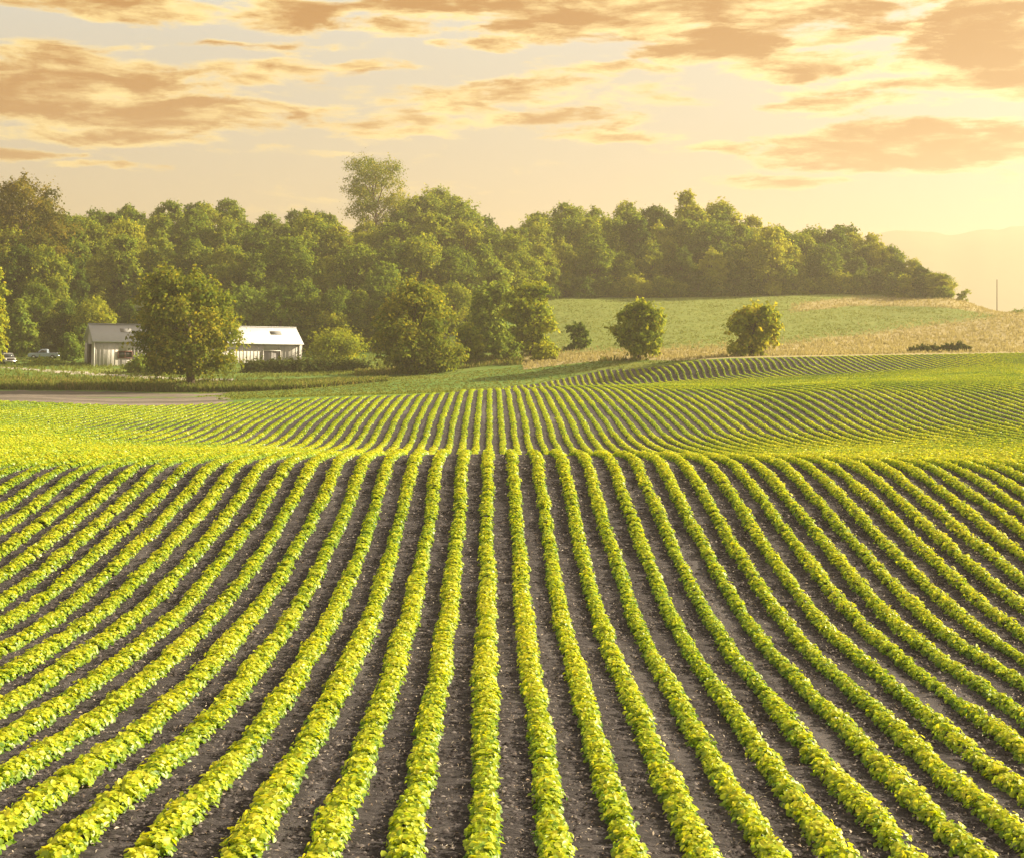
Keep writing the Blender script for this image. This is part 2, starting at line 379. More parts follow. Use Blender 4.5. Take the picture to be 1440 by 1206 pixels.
M['plain'] = ground_mat('plain_ground', [(0.3, (0.05, 0.08, 0.03)), (0.7, (0.14, 0.15, 0.07))], 0.01)
def meadow_mat():
    m, t = new_mat('meadow_ground')
    p = pos(t)
    a = t.n('ShaderNodeAttribute', attribute_name='tone').outputs['Fac']      # how dry the grass stands here
    n = t.noise(t.v('MULTIPLY', p, (0.4, 1.4, 1)), 0.09, 8, 0.62, 0.4)
    n2 = t.noise(p, 0.7, 5, 0.6)
    f = t.m('ADD', a, t.m('MULTIPLY', t.m('SUBTRACT', n, 0.5), 0.9))
    g = t.ramp(n2, [(0.3, (0.12, 0.165, 0.035)), (0.7, (0.20, 0.225, 0.055))])
    d = t.ramp(n2, [(0.3, (0.26, 0.225, 0.10)), (0.7, (0.38, 0.315, 0.165))])
    finish(t, pbsdf(t, t.mix(t.ss(f, 0.35, 0.7), g, d), 0.95, 0.1, bump(t, n2, 0.4, 0.3)))
    return m
M['meadow'] = meadow_mat()

def plain_mat(name, col, rough=0.6, spec=0.3, metal=0.0, grime=0.0, scale=1.0):
    m, t = new_mat(name)
    n = t.noise(t.n('ShaderNodeTexCoord').outputs['Object'], scale, 5, 0.6)
    c2 = tuple(v * (1 - grime) for v in col)
    finish(t, pbsdf(t, t.mix(t.ss(n, 0.35, 0.7), col, c2), rough, spec, None, metal))
    return m
M['bark'] = ground_mat('bark', [(0.3, (0.05, 0.036, 0.024)), (0.7, (0.14, 0.105, 0.075))], 1.2, (1, 1, 0.25))
M['sheet'] = plain_mat('painted_sheet', (0.37, 0.355, 0.325), 0.55, 0.3, 0, 0.18, 0.6)
M['roofsheet'] = plain_mat('roof_sheet', (0.42, 0.43, 0.44), 0.65, 0.5, 0, 0.10, 0.5)
M['skylight'] = plain_mat('skylight', (0.20, 0.20, 0.20), 0.8, 0.1, 0, 0.1, 2)
M['trim'] = plain_mat('trim', (0.66, 0.64, 0.60), 0.5, 0.3, 0, 0.1, 1)
M['dark'] = plain_mat('dark_interior', (0.035, 0.028, 0.026), 0.9, 0.1, 0, 0.3, 1)
M['door'] = plain_mat('grey_door', (0.20, 0.19, 0.19), 0.6, 0.3, 0, 0.2, 1)
M['glass'] = plain_mat('dark_glass', (0.03, 0.035, 0.04), 0.08, 0.6, 0, 0.2, 1)
M['redframe'] = plain_mat('red_frame', (0.16, 0.06, 0.05), 0.6, 0.3, 0, 0.2, 1)
M['cargrey'] = plain_mat('grey_paint', (0.26, 0.26, 0.26), 0.25, 0.5, 0, 0.08, 1)
M['carblue'] = plain_mat('pale_blue_paint', (0.28, 0.34, 0.42), 0.3, 0.5, 0, 0.08, 1)
M['tyre'] = plain_mat('tyre', (0.02, 0.02, 0.02), 0.9, 0.2, 0, 0.2, 4)
M['chrome'] = plain_mat('chrome', (0.6, 0.6, 0.6), 0.25, 0.5, 0.9, 0.1, 2)
M['lampglass'] = plain_mat('lamp_glass', (0.75, 0.75, 0.7), 0.15, 0.6, 0, 0.1, 2)
M['polewood'] = plain_mat('pole_wood', (0.10, 0.08, 0.065), 0.9, 0.1, 0, 0.3, 2)
M['residue'] = leaf_mat('residue', [(0.0, (0.20, 0.14, 0.10)), (0.5, (0.34, 0.28, 0.22)), (1.0, (0.62, 0.56, 0.48))], (1, 1, 1), 0.1)
M['clod'] = leaf_mat('clod', [(0.0, (0.03, 0.026, 0.027)), (0.6, (0.085, 0.075, 0.077)), (1.0, (0.18, 0.162, 0.16))], (1, 1, 1), 0.0)
M['hill'] = ground_mat('hill_ground', [(0.3, (0.05, 0.075, 0.03)), (0.7, (0.11, 0.13, 0.06))], 0.01)

# ------------------------------------------------------------------ ground, cut by what covers it
PXG = np.concatenate([np.linspace(-1700, -300, 24)[:-1], np.arange(-300, 1740.1, 4.0), np.linspace(1740, 3100, 24)[1:]])
DM = np.concatenate([[-40, -20, -8, 2], DG])
PX2, D2 = np.meshgrid(PXG, DM, indexing='ij')
X2 = (PX2 - CX) / FOC * np.maximum(D2, 14.0); Y2 = D2
Z2 = ground(X2, Y2)
ruf = (vnoise(X2 / 0.55, Y2 / 0.3, 11) - 0.5) * 0.05 + (vnoise(X2 / 1.7, Y2 / 0.9, 12) - 0.5) * 0.05
zv = zone(PX2, D2)
Z2 = Z2 + np.where(zv == 0, ruf * (D2 < 60), (vnoise(X2 / 3.0, Y2 / 3.0, 5) - 0.5) * 0.15 * (D2 > 200))
VV = np.stack([X2, Y2, Z2], -1).reshape(-1, 3)
nu, nd = PX2.shape
idx = np.arange(nu * nd).reshape(nu, nd)
FQ = np.stack([idx[:-1, :-1], idx[1:, :-1], idx[1:, 1:], idx[:-1, 1:]], -1).reshape(-1, 4)
pc = (0.25 * (PX2[:-1, :-1] + PX2[1:, :-1] + PX2[1:, 1:] + PX2[:-1, 1:])).ravel()
dc = (0.25 * (D2[:-1, :-1] + D2[1:, :-1] + D2[1:, 1:] + D2[:-1, 1:])).ravel()
zc = zone(pc, dc)
# dryness of the meadow: a tan band along the field's edge and a tan shoulder higher up
hc = ground((pc - CX) / FOC * dc, dc); pyc = HOR - hc / np.maximum(dc, 1) * FOC
low = np.interp(pc, [700, 860, 1000, 1100, 1200, 1300, 1440], [496, 493, 488, 484, 472, 459, 440])
dry = 1 / (1 + np.exp(-(pyc - low) / 5.0))
top = np.exp(-((pyc - np.interp(pc, [1090, 1200, 1330, 1440], [436, 424, 426, 444])) / 7.0) ** 2) * np.clip((pc - 1090) / 60, 0, 1)
dry = np.clip(np.maximum(dry, top), 0, 1)
for zid, nm, mk in ((0, 'field_soil', 'soil'), (1, 'dirt_headland', 'headland'), (2, 'grass_ground', 'verge'), (3, 'gravel_drive', 'drive'), (4, 'meadow_ground', 'meadow'), (5, 'woodland_ground', 'floor'), (6, 'plain', 'plain')):
    sel = zc == zid
    if not sel.any(): continue
    f = FQ[sel]; used, inv = np.unique(f, return_inverse=True)
    me = mesh_np(nm, VV[used], inv.reshape(-1, 4), M[mk], dry[sel] if zid == 4 else None)
    me.polygons.foreach_set('use_smooth', np.ones(len(me.polygons), bool))
    tag(link(nm, me), kind='structure')

# far ridge across the valley
hp = np.arange(-1800, 3200, 10.0)
ridge = np.interp(hp, [-1800, 0, 600, 900, 1200, 1290, 1335, 1385, 1440, 1700, 3200], [60, 62, 60, 70, 92, 101, 98, 105, 108, 96, 60]) + (vnoise(hp / 70.0, hp * 0, 4) - 0.5) * 9 + (vnoise(hp / 18.0, hp * 0, 6) - 0.5) * 3.5
rows_ = []
for d, f in ((2500, 0.0), (2650, 0.25), (2820, 0.7), (3000, 1.0), (3300, 0.7), (3800, 0.0)):
    x = (hp - CX) / FOC * d
    rows_.append(np.stack([x, np.full_like(x, d), -27 + (ridge * 1.5 + 27) * f + (vnoise(hp / 40.0, hp * 0 + d, 9) - 0.5) * 8 * (0 < f < 1)], -1))
HV = np.stack(rows_); n_, k_ = len(rows_), len(hp)
ii = np.arange(n_ * k_).reshape(n_, k_)
me = mesh_np('hills', HV.reshape(-1, 3), np.stack([ii[:-1, :-1], ii[:-1, 1:], ii[1:, 1:], ii[1:, :-1]], -1).reshape(-1, 4), M['hill'])
tag(link('hills', me), kind='structure')

# ------------------------------------------------------------------ crop rows
SP, OFF, DIRX = 0.76, -0.085, (690 - CX) / FOC
def leaf_quads(P, N, size, asp, roll, six=False):
    """leaves at P with normal N; a rhomb folded along its rib, or a six-cornered oval"""
    n = len(P)
    N = N / np.linalg.norm(N, axis=1, keepdims=True)
    ref = np.where(np.abs(N[:, 2:3]) < 0.9, np.array([[0, 0, 1.0]]), np.array([[1.0, 0, 0]]))
    A = np.cross(N, ref); A /= np.linalg.norm(A, axis=1, keepdims=True)
    B = np.cross(N, A)
    c, s = np.cos(roll)[:, None], np.sin(roll)[:, None]
    T = A * c + B * s; S = -A * s + B * c
    sz = size[:, None]; a = asp[:, None]
    if six:
        pts = [(-0.5, 0, -0.05), (-0.22, 0.42, 0.06), (0.2, 0.38, 0.05), (0.56, 0, -0.1), (0.2, -0.38, 0.05), (-0.22, -0.42, 0.06)]
    else:
        pts = [(-0.5, 0, -0.05), (0.02, 0.5, 0.08), (0.55, 0, -0.08), (0.02, -0.5, 0.08)]
    k = len(pts)
    V = np.empty((n, k, 3))
    for i, (t_, s_, h_) in enumerate(pts):
        V[:, i] = P + T * (t_ * sz) + S * (s_ * sz * a) + N * (h_ * sz)
    return V.reshape(-1, 3), np.arange(n * k).reshape(n, k)

LODS = [(9.5, 30, 480, 0.068, True), (30, 50, 330, 0.074, False), (50, 86, 150, 0.105, False), (86, 126, 150, 0.095, False), (126, 190, 80, 0.12, False)]
def crop_row(k):
    vs, fs, at_ = [], [], []
    base = 0
    phase = rng.uniform(0, 100)
    kk = []
    for (d0, d1, per, size, six) in LODS:
        y = rng.uniform(d0, d1, int((d1 - d0) * per))
        xr = k * SP + OFF + DIRX * y
        px = CX + xr / y * FOC
        ok = (px > -190) & (px < 1630) & (y < field_end(px) - 0.3)
        y = y[ok]
        if not len(y): continue
        n = len(y)
        # single plants stand a hand apart and crowd each other
        pl = np.floor(y / 0.11)
        pj = vnoise(pl * 7.31 + phase, pl * 0 + k, 21)
        big = vnoise(y / 0.9 + phase, y * 0 + k * 3.7, 22)
        vig = vnoise((k * SP) / 4.0, y / 6.0, 23)
        hw = 0.142 * (0.56 + 0.66 * pj + 0.32 * big) * (0.88 + 0.26 * vig)
        hh = 0.142 * (0.55 + 0.65 * pj + 0.25 * big) * (0.86 + 0.3 * vig)
        weak = np.where(vnoise(pl * 3.17 + phase * 2, pl * 0 + k * 5, 27) > 0.90, 0.5, 1.0)       # a stunted plant here and there
        hw *= weak; hh *= weak
        if d0 >= 50: hh *= 0.75
        if d0 >= 86: hw *= 1.05; hh *= 0.66
        if d0 >= 126: hw *= 0.78
        ph = rng.uniform(-0.15, math.pi + 0.15, n)
        rr = rng.uniform(0.55, 1.08, n)
        cx_ = np.cos(ph) * hw * rr
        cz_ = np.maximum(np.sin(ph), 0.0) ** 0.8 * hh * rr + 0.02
        wander = (vnoise(y / 1.6 + phase, y * 0 + 5, 24) - 0.5) * 0.06
        x = k * SP + OFF + DIRX * y + cx_ + wander + rng.normal(0, 0.012, n)
        P = np.stack([x, y, ground(x, y) + cz_], -1)
        N = np.stack([np.cos(ph) * 0.8 + rng.normal(0, 0.38, n), rng.normal(0, 0.42, n) - 0.12, 0.75 + np.sin(ph) * 0.5 + rng.normal(0, 0.25, n)], -1)
        sz = size * rng.uniform(0.7, 1.3, n)
        if six:
            v, f = leaf_quads(P, N, sz, rng.uniform(0.75, 1.0, n), rng.uniform(0, 6.28, n), True)
        else:
            v, f = leaf_quads(P, N, sz, rng.uniform(0.85, 1.15, n), rng.uniform(0, 6.28, n), False)
        tone = np.clip(0.08 + 0.75 * rr * np.clip(cz_ / 0.17, 0, 1.0) + rng.normal(0, 0.15, n) + (vig - 0.5) * 0.25 - (rng.uniform(0, 1, n) < 0.14) * 0.35 + (0.12 if d0 >= 50 else 0.0), 0, 1)  # lower leaves darker; farther rows' leaf colour lightened to offset their shaded side
        if six:
            f = np.concatenate([f[:, [0, 1, 2, 3]], f[:, [0, 3, 4, 5]]]); tone = np.concatenate([tone, tone])
        vs.append(v); fs.append(f + base); at_.append(tone); base += len(v)
    if not vs: return None
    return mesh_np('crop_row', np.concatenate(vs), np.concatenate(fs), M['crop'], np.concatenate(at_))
for k in range(-62, 100):
    me = crop_row(k)
    if me is None or len(me.polygons) < 60: continue
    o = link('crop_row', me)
    if k == 0: lab = 'bright green soybean row running straight upright through the field'
    else: lab = 'soybean row, %s to the %s of the straight upright row' % (ordinal(abs(k)), 'left' if k < 0 else 'right')
    tag(o, lab, 'crop row', 'soybean rows across the field')

# crop litter and clods lying between the near rows
def litter(n, name, mk, s0, s1, asp, flat, lab):
    d = 12.5 + (46 - 12.5) * rng.uniform(0, 1, n) ** 0.9
    px = rng.uniform(-120, 1560, n)
    x = (px - CX) / FOC * d
    ok = np.abs(((x - DIRX * d - OFF) / SP + 0.5) % 1.0 - 0.5) > 0.2
    x, d = x[ok], d[ok]; n = len(x)
    P = np.stack([x, d, ground(x, d) + 0.028 + rng.uniform(0, 0.02, n)], -1)
    N = np.stack([rng.normal(0, flat, n), rng.normal(-0.2, flat, n), np.ones(n)], -1)
    v, f = leaf_quads(P, N, rng.uniform(s0, s1, n) * (0.7 + d / 60), rng.uniform(asp * 0.6, asp * 1.4, n), rng.normal(0, 0.7, n) + math.pi / 2 * 0)
    o = link(name, mesh_np(name, v, f, M[mk], np.clip(rng.beta(1.3, 1.6, n), 0, 1)))
    tag(o, lab[0], lab[1], kind='stuff')
litter(24000, 'crop_residue', 'residue', 0.02, 0.065, 0.2, 0.3, ('pale broken stalks scattered on the dark soil between rows', 'crop residue'))
litter(1500, 'corn_stubble', 'residue', 0.03, 0.07, 0.4, 0.4, ('small pale husk flakes lying on the soil between rows', 'crop residue'))
def clods(n):
    d = 12.5 + (44 - 12.5) * rng.uniform(0, 1, n)
    px = rng.uniform(-120, 1560, n); x = (px - CX) / FOC * d
    r = np.minimum(rng.gamma(2.0, 0.009, n), 0.034) * (0.7 + d / 60)
    T = np.array([[1, 0, 0], [-0.5, 0.87, 0], [-0.5, -0.87, 0], [0.1, 0.05, 0.8]])
    a = rng.uniform(0, 6.28, n); c, s = np.cos(a), np.sin(a)
    V = np.empty((n, 4, 3)); z = ground(x, d) + 0.004
    for i in range(4):
        j = rng.uniform(0.7, 1.3, n)
        V[:, i, 0] = x + (T[i, 0] * c - T[i, 1] * s) * r * j * 1.4
        V[:, i, 1] = d + (T[i, 0] * s + T[i, 1] * c) * r * j
        V[:, i, 2] = z + T[i, 2] * r * j
    b = np.arange(n)[:, None] * 4
    F = np.concatenate([b + np.array([[0, 1, 3]]), b + np.array([[1, 2, 3]]), b + np.array([[2, 0, 3]])])
    tone = np.tile(rng.uniform(0, 1, n), 3)
    tag(link('soil_clods', mesh_np('soil_clods', V.reshape(-1, 3), F, M['clod'], tone)), 'crumbly dark soil clods strewn between the crop rows', 'soil clods', kind='stuff')
clods(60000)

# ------------------------------------------------------------------ trees
def tube(path, rad, seg=7):
    path = np.asarray(path, float); n = len(path)
    T = np.gradient(path, axis=0); T /= np.linalg.norm(T, axis=1, keepdims=True) + 1e-9
    ref = np.array([0.31, 0.95, 0.05]); A = np.cross(T, ref); A /= np.linalg.norm(A, axis=1, keepdims=True) + 1e-9
    B = np.cross(T, A); th = np.linspace(0, 2 * math.pi, seg, endpoint=False)
    V = path[:, None] + (A[:, None] * np.cos(th)[None, :, None] + B[:, None] * np.sin(th)[None, :, None]) * np.asarray(rad)[:, None, None]
    i = np.arange(n * seg).reshape(n, seg); j = np.roll(i, -1, axis=1)
    F = np.stack([i[:-1], j[:-1], j[1:], i[1:]], -1).reshape(-1, 4)
    return V.reshape(-1, 3), F
class MB:
    def __init__(s): s.v = []; s.f = []; s.n = 0
    def add(s, v, f): s.v.append(np.asarray(v, float)); s.f.append(np.asarray(f) + s.n); s.n += len(v)
    def box(s, x0, x1, y0, y1, z0, z1):
        v = [(x, y, z) for z in (z0, z1) for y in (y0, y1) for x in (x0, x1)]
        s.add(v, [(0, 2, 3, 1), (4, 5, 7, 6), (0, 1, 5, 4), (2, 6, 7, 3), (0, 4, 6, 2), (1, 3, 7, 5)])
    def build(s, name, mat, parent=None): return link(name, mesh_np(name, np.concatenate(s.v), np.concatenate(s.f), mat), parent)

def tree_meshes(H, prof, nlobe, nleaf, leaf, seed, mat, lobe=(0.15, 0.26), trunk_r=None, open_=0.0, splay=0.5, depth=None, core=0.15, spray=6):
    """prof: (height share, reach to the left, reach to the right) in metres; lobes of leaves on a limbed trunk"""
    g = np.random.default_rng(seed)
    ts, L, Rr = map(np.array, zip(*prof))
    W = (L + Rr)
    dense = np.linspace(ts[0], ts[-1], 60)
    wd = np.interp(dense, ts, W) + 1e-3
    cdf = np.cumsum(wd ** 1.3); cdf /= cdf[-1]
    full = W.max()
    lobes = []
    for i in range(nlobe):
        t = float(np.interp((i + g.uniform()) / nlobe, cdf, dense))
        a = g.uniform(0, 2 * math.pi)
        r = full * 0.5 * g.uniform(*lobe) * 2
        l_, r_ = np.interp(t, ts, L), np.interp(t, ts, Rr)
        mid, hw = (r_ - l_) / 2, (r_ + l_) / 2
        r = min(r, hw * 0.75 + 0.15)
        q = math.sqrt(g.uniform(core, 1.0))
        rad = max(hw - r * 0.62, 0) * q
        dy = (depth or 1.0)
        z = t * H
        z = min(z, H * ts[-1] - r * 0.9)
        lobes.append((mid + math.cos(a) * rad, math.sin(a) * rad * dy, z, r))
    per = int(nleaf / nlobe)
    Ps, Ns, tones = [], [], []
    for (x, y, z, r) in lobes:
        n = max(12, int(per * (r / (full * 0.5 * (lobe[0] + lobe[1]))) ** 2))
        dv = g.normal(0, 1, (n, 3)); dv /= np.linalg.norm(dv, axis=1, keepdims=True)
        dv[:, 2] = np.where(dv[:, 2] < -0.35, -dv[:, 2] * 0.6, dv[:, 2])
        lump = 0.74 + 0.42 * vnoise(dv[:, 0] * 2.2 + x, dv[:, 2] * 2.2 + dv[:, 1] * 1.7 + z, 31)
        rr = g.uniform(0.3, 1.0, n) ** 0.55 * lump * (1 + open_ * g.uniform(-0.3, 0.7, n))
        rr = rr * np.where(g.uniform(0, 1, n) < 0.2, g.uniform(1.0, 1.6, n), 1.0)      # stray sprays feather the outline
        P = np.array([x, y, z]) + dv * (rr * r)[:, None] * np.array([1.0, 1.0, 0.82])
        Ps.append(P); Ns.append(dv + g.normal(0, 0.42, (n, 3)) + np.array([0, 0, 0.35]))
        tones.append(np.clip(g.normal(0.45 + g.normal(0, 0.13), 0.17, n), 0, 1))
    P = np.concatenate(Ps); N = np.concatenate(Ns); tone = np.concatenate(tones)
    # sprays of twigs reaching out of the lobes, then a warp that takes the roundness out of them
    sp, sn = [], []
    for (x, y, z, r) in lobes:
        for _ in range(spray):
            dv = g.normal(0, 1, 3) + np.array([0, 0, 0.6]); dv /= np.linalg.norm(dv)
            q = g.uniform(0.75, 1.0 + 0.6 * g.uniform(), 11)
            sp.append(np.array([x, y, z]) + dv * (q * r)[:, None] + g.normal(0, 0.07 * r, (11, 3)) + np.array([0, 0, -0.12 * r]) * (q[:, None] - 0.7) ** 2)
            sn.append(dv * 0.4 + g.normal(0, 0.5, (11, 3)) + np.array([0, 0, 0.5]))
    if sp:
        P = np.concatenate([P] + sp); N = np.concatenate([N] + sn); tone = np.concatenate([tone, np.clip(g.normal(0.55, 0.16, 11 * len(sp)), 0, 1)])
    for (wl, am) in ((0.34, 0.050), (0.15, 0.030)):
        k_ = 2 * math.pi / (wl * full); A_ = am * full; f_ = g.uniform(0, 6.28, 3)
        P = P + A_ * 0.5 * np.stack([np.sin(P[:, 2] * k_ + f_[0] + P[:, 1] * k_ * 0.6), np.sin(P[:, 0] * k_ + f_[1] + P[:, 2] * k_ * 0.5), np.sin(P[:, 0] * k_ * 1.1 + f_[2] + P[:, 1] * k_ * 0.7)], -1)
    P[:, 2] = np.maximum(P[:, 2], 0.15)
    n = len(P)
    v, f = leaf_quads(P, N, leaf * g.uniform(0.6, 1.35, n), g.uniform(0.6, 1.0, n), g.uniform(0, 6.28, n))
    crown = mesh_np('crown', v, f, M[mat], tone)
    tb = MB()
    tr = trunk_r or H * 0.022
    th = H * (ts[0] + (ts[-1] - ts[0]) * 0.72)
    k = 9
    zz = np.linspace(-0.4, th, k); wx = np.cumsum(g.normal(0, 0.010 * H, k)); wy = np.cumsum(g.normal(0, 0.010 * H, k)); wx -= wx[0]; wy -= wy[0]
    mids = np.interp(zz / H, ts, (Rr - L) / 2) * np.clip(zz / H * 1.5, 0, 1) * 0.7
    path = np.stack([wx + mids, wy, zz], -1)
    tb.add(*tube(path, tr * np.linspace(1.25, 0.25, k) + (np.arange(k) == 0) * tr * 0.3))
    for (x, y, z, r) in lobes[::max(1, nlobe // 24)]:
        z0 = max(H * ts[0] * 0.6 + 0.2, min(z * splay + 0.1 * H, th * 0.95))
        s = np.array([np.interp(z0, zz, path[:, 0]), np.interp(z0, zz, path[:, 1]), z0]); e = np.array([x, y, z + r * 0.3])
        q = np.linspace(0, 1, 6)[:, None]
        lp = s + (e - s) * q + np.array([0, 0, 1.0]) * (np.sin(q * math.pi) * 0.08 * np.linalg.norm(e - s)) + g.normal(0, 0.02 * H, (6, 3)) * np.sin(q * math.pi)
        tb.add(*tube(lp, tr * np.linspace(0.45, 0.08, 6), 5))
    trunk = mesh_np('trunk', np.concatenate(tb.v), np.concatenate(tb.f), M['bark'])
    return trunk, crown
def plant(name, loc, meshes, label, cat, group=None, rz=0.0, scale=(1, 1, 1), stem='trunk', top='crown'):
    t = empty(name, loc, rz); t.scale = scale
    link(stem, meshes[0], t); link(top, meshes[1], t)
    return tag(t, label, cat, group)
def pxtree(name, px, d, base_py, outline, label, cat, mat, nlobe, nleaf, leaf, seed, group=None, dz=0.0, stem='trunk', top='crown', **kw):
    """outline: (py, px left, px right) from the lowest leaves to the top, turned into metres at the tree's own distance"""
    m = d / FOC
    x, y = at(px, d); z = gz(x, y) + dz
    top_py = outline[-1][0]
    H = -(top_py - HOR) * m - z
    prof = []
    for (py, l, r) in outline:
        h = -(py - HOR) * m - z
        prof.append((h / H, (px - l) * m, (r - px) * m))
    return plant(name, (x, y, z), tree_meshes(H, prof, nlobe, nleaf, leaf, seed, mat, **kw), label, cat, group, stem=stem, top=top)

# the trees that stand by themselves
pxtree('broadleaf_tree', 268, 187.5, 548, [(523, 240, 306), (515, 212, 338), (500, 190, 353), (480, 189, 352), (455, 189, 342), (430, 192, 336), (405, 200, 312), (390, 222, 306), (379, 245, 300)],
       'large round broadleaf tree standing in front of the long white shed', 'tree', 'olive', 74, 26000, 0.42, 3, lobe=(0.11, 0.19), trunk_r=0.52, splay=0.35, core=0.3)
pxtree('broadleaf_tree', 587, 201, 528, [(522, 530, 640), (505, 520, 655), (480, 518, 652), (455, 522, 640), (430, 535, 628), (412, 550, 612), (396, 578, 604)],
       'dense pyramid shaped tree on the green bank, its foliage reaching the ground', 'tree', 'olive', 60, 19000, 0.42, 5, lobe=(0.12, 0.2), trunk_r=0.36, splay=0.35)
pxtree('broadleaf_tree', 662, 210, 512, [(508, 645, 680), (490, 640, 684), (470, 642, 676), (456, 648, 666)],
       'small rounded tree tucked against the pyramid shaped tree', 'tree', 'lone', 22, 4200, 0.42, 6, trunk_r=0.16)
pxtree('broadleaf_tree', 747, 214, 503, [(494, 722, 782), (475, 714, 790), (450, 706, 788), (430, 708, 780), (412, 712, 778), (398, 722, 764)],
       'golden sunlit tree with layered crown at the foot of the meadow', 'tree', 'lone', 46, 12000, 0.46, 8, lobe=(0.13, 0.21), trunk_r=0.3, splay=0.4)
pxtree('broadleaf_tree', 690, 228, 505, [(498, 662, 724), (470, 656, 726), (440, 660, 724), (415, 668, 722), (400, 680, 716)],
       'shaded green tree close behind the golden layered tree', 'tree', 'bush', 46, 11000, 0.5, 9, trunk_r=0.3)
pxtree('broadleaf_tree', 897, 187, 504, [(497, 866, 926), (482, 857, 936), (465, 857, 940), (448, 866, 936), (434, 880, 922), (424, 894, 914)],
       'small tree with visible trunk at the field corner, left one of the meadow pair', 'tree', 'lone', 40, 9000, 0.42, 10, lobe=(0.13, 0.2), trunk_r=0.22, splay=0.4)
pxtree('broadleaf_tree', 1058, 181, 502, [(500, 1024, 1086), (485, 1018, 1090), (468, 1022, 1098), (450, 1032, 1101), (437, 1040, 1098), (429, 1056, 1084)],
       'small round tree leaning right, alone on the field edge beneath the meadow', 'tree', 'lone', 42, 10500, 0.4, 11, lobe=(0.13, 0.21), trunk_r=0.2)
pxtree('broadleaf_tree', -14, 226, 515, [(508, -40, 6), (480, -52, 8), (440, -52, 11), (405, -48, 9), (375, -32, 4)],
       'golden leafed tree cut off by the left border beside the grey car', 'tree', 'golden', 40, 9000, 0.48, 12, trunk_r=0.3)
pxtree('broadleaf_tree', 32, 258, 502, [(498, 14, 52), (475, 8, 56), (450, 10, 52), (432, 16, 44), (422, 24, 38)],
       'dark small tree with orange tinged side behind the parked vehicles', 'tree', 'bush', 30, 7000, 0.46, 13, trunk_r=0.2)
pxtree('broadleaf_tree', 810, 222, 500, [(498, 796, 826), (480, 794, 830), (465, 798, 826), (455, 804, 818)],
       'dark conical young tree right of the golden layered tree', 'tree', 'wood', 18, 3600, 0.4, 14, trunk_r=0.12)
pxtree('broadleaf_tree', 415, 268, 505, [(500, 394, 436), (470, 390, 446), (452, 396, 444), (440, 405, 436)],
       'yellowish tree directly behind the right end of the white shed', 'tree', 'golden', 26, 5000, 0.5, 15, trunk_r=0.18)
pxtree('broadleaf_tree', 466, 264, 505, [(500, 442, 492), (470, 438, 498), (450, 442, 492), (436, 454, 480)],
       'rounded dark topped tree above the bushes next to the white shed', 'tree', 'lone', 30, 6500, 0.48, 16, trunk_r=0.2)

# bushes
def bush(px, d, out, label, mat, seed, nleaf=3000, nlobe=18, leaf=0.36, cat='bush', name='bush', group=None):
    return pxtree(name, px, d, 0, out, label, cat, mat, nlobe, nleaf, leaf, seed, group, stem='stems', top='foliage', lobe=(0.16, 0.28), trunk_r=0.08)
bush(472, 247, [(508, 430, 512), (490, 426, 516), (475, 436, 506), (464, 452, 490)], 'wide bright yellow green bush right of the white shed', 'golden', 21, 6000, 26)
bush(708, 208, [(506, 690, 728), (490, 688, 730), (478, 696, 724), (470, 702, 716)], 'light green bush before the shaded tree', 'bush', 22, 3200)
bush(768, 205, [(506, 748, 788), (496, 746, 790), (488, 754, 784), (484, 762, 776)], 'glowing yellow bush at the foot of the golden layered tree', 'golden', 23, 2600)
bush(98, 248, [(508, 84, 116), (490, 82, 116), (478, 88, 110), (470, 93, 104)], 'leafy green bush between the blue pickup and shed', 'bush', 24, 4000)
bush(118, 256, [(500, 100, 134), (480, 100, 136), (465, 106, 130), (455, 112, 124)], 'tall dim bush close by the left gable of the shed', 'bush', 25, 4000)
bush(140, 262, [(495, 120, 168), (465, 122, 166), (448, 126, 160), (439, 134, 148)], 'yellow sapling showing over the shed roof at its left end', 'golden', 26, 3500)
bush(198, 222, [(524, 176, 218), (514, 174, 220), (507, 182, 212), (502, 190, 206)], 'weedy green bush under the shed window', 'bush', 27, 4000)
bush(232, 218, [(527, 208, 262), (512, 206, 264), (500, 214, 254), (494, 224, 244)], 'weedy bush at the left foot of the large round tree', 'bush', 28, 4000)
bush(62, 240, [(513, 40, 86), (510, 40, 86), (508, 46, 80), (506, 56, 74)], 'low weeds growing in front of the pale blue pickup', 'bush', 29, 2600, leaf=0.28)
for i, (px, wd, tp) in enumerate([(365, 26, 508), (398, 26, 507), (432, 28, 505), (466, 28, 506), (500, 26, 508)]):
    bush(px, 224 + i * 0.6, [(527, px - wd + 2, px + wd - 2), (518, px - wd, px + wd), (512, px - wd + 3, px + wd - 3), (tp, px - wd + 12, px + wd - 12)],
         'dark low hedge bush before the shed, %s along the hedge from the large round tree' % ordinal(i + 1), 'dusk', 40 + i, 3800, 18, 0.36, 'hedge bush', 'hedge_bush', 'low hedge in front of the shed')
for i, (px, wd, tp) in enumerate([(1286, 10, 490), (1302, 12, 487), (1318, 13, 487), (1335, 12, 485), (1351, 12, 483)]):
    bush(px, 183, [(499, px - wd + 1, px + wd - 1), (495, px - wd - 2, px + wd + 2), (491, px - wd - 1, px + wd + 1), (tp, px - wd + 5, px + wd - 5)],
         'dark scrubby bush on the far field edge, %s from the left in its short line' % ordinal(i + 1), 'dusk', 50 + i, 1500, 12, 0.26, 'bush', 'bush', 'scrub line on the far field edge')
bush(1430, 268, [(444, 1418, 1450), (440, 1420, 1448), (437, 1428, 1440)], 'tiny bush at the right end of the tan ridge', 'bush', 55, 900, 8, 0.3)
pxtree('sapling', 1354, 297, 425, [(424, 1346, 1360), (416, 1345, 1363), (408, 1354, 1364)], 'thin sapling alone on the ridge beyond the woodland', 'sapling', 'bush', 9, 420, 0.3, 60, trunk_r=0.06, open_=0.5)

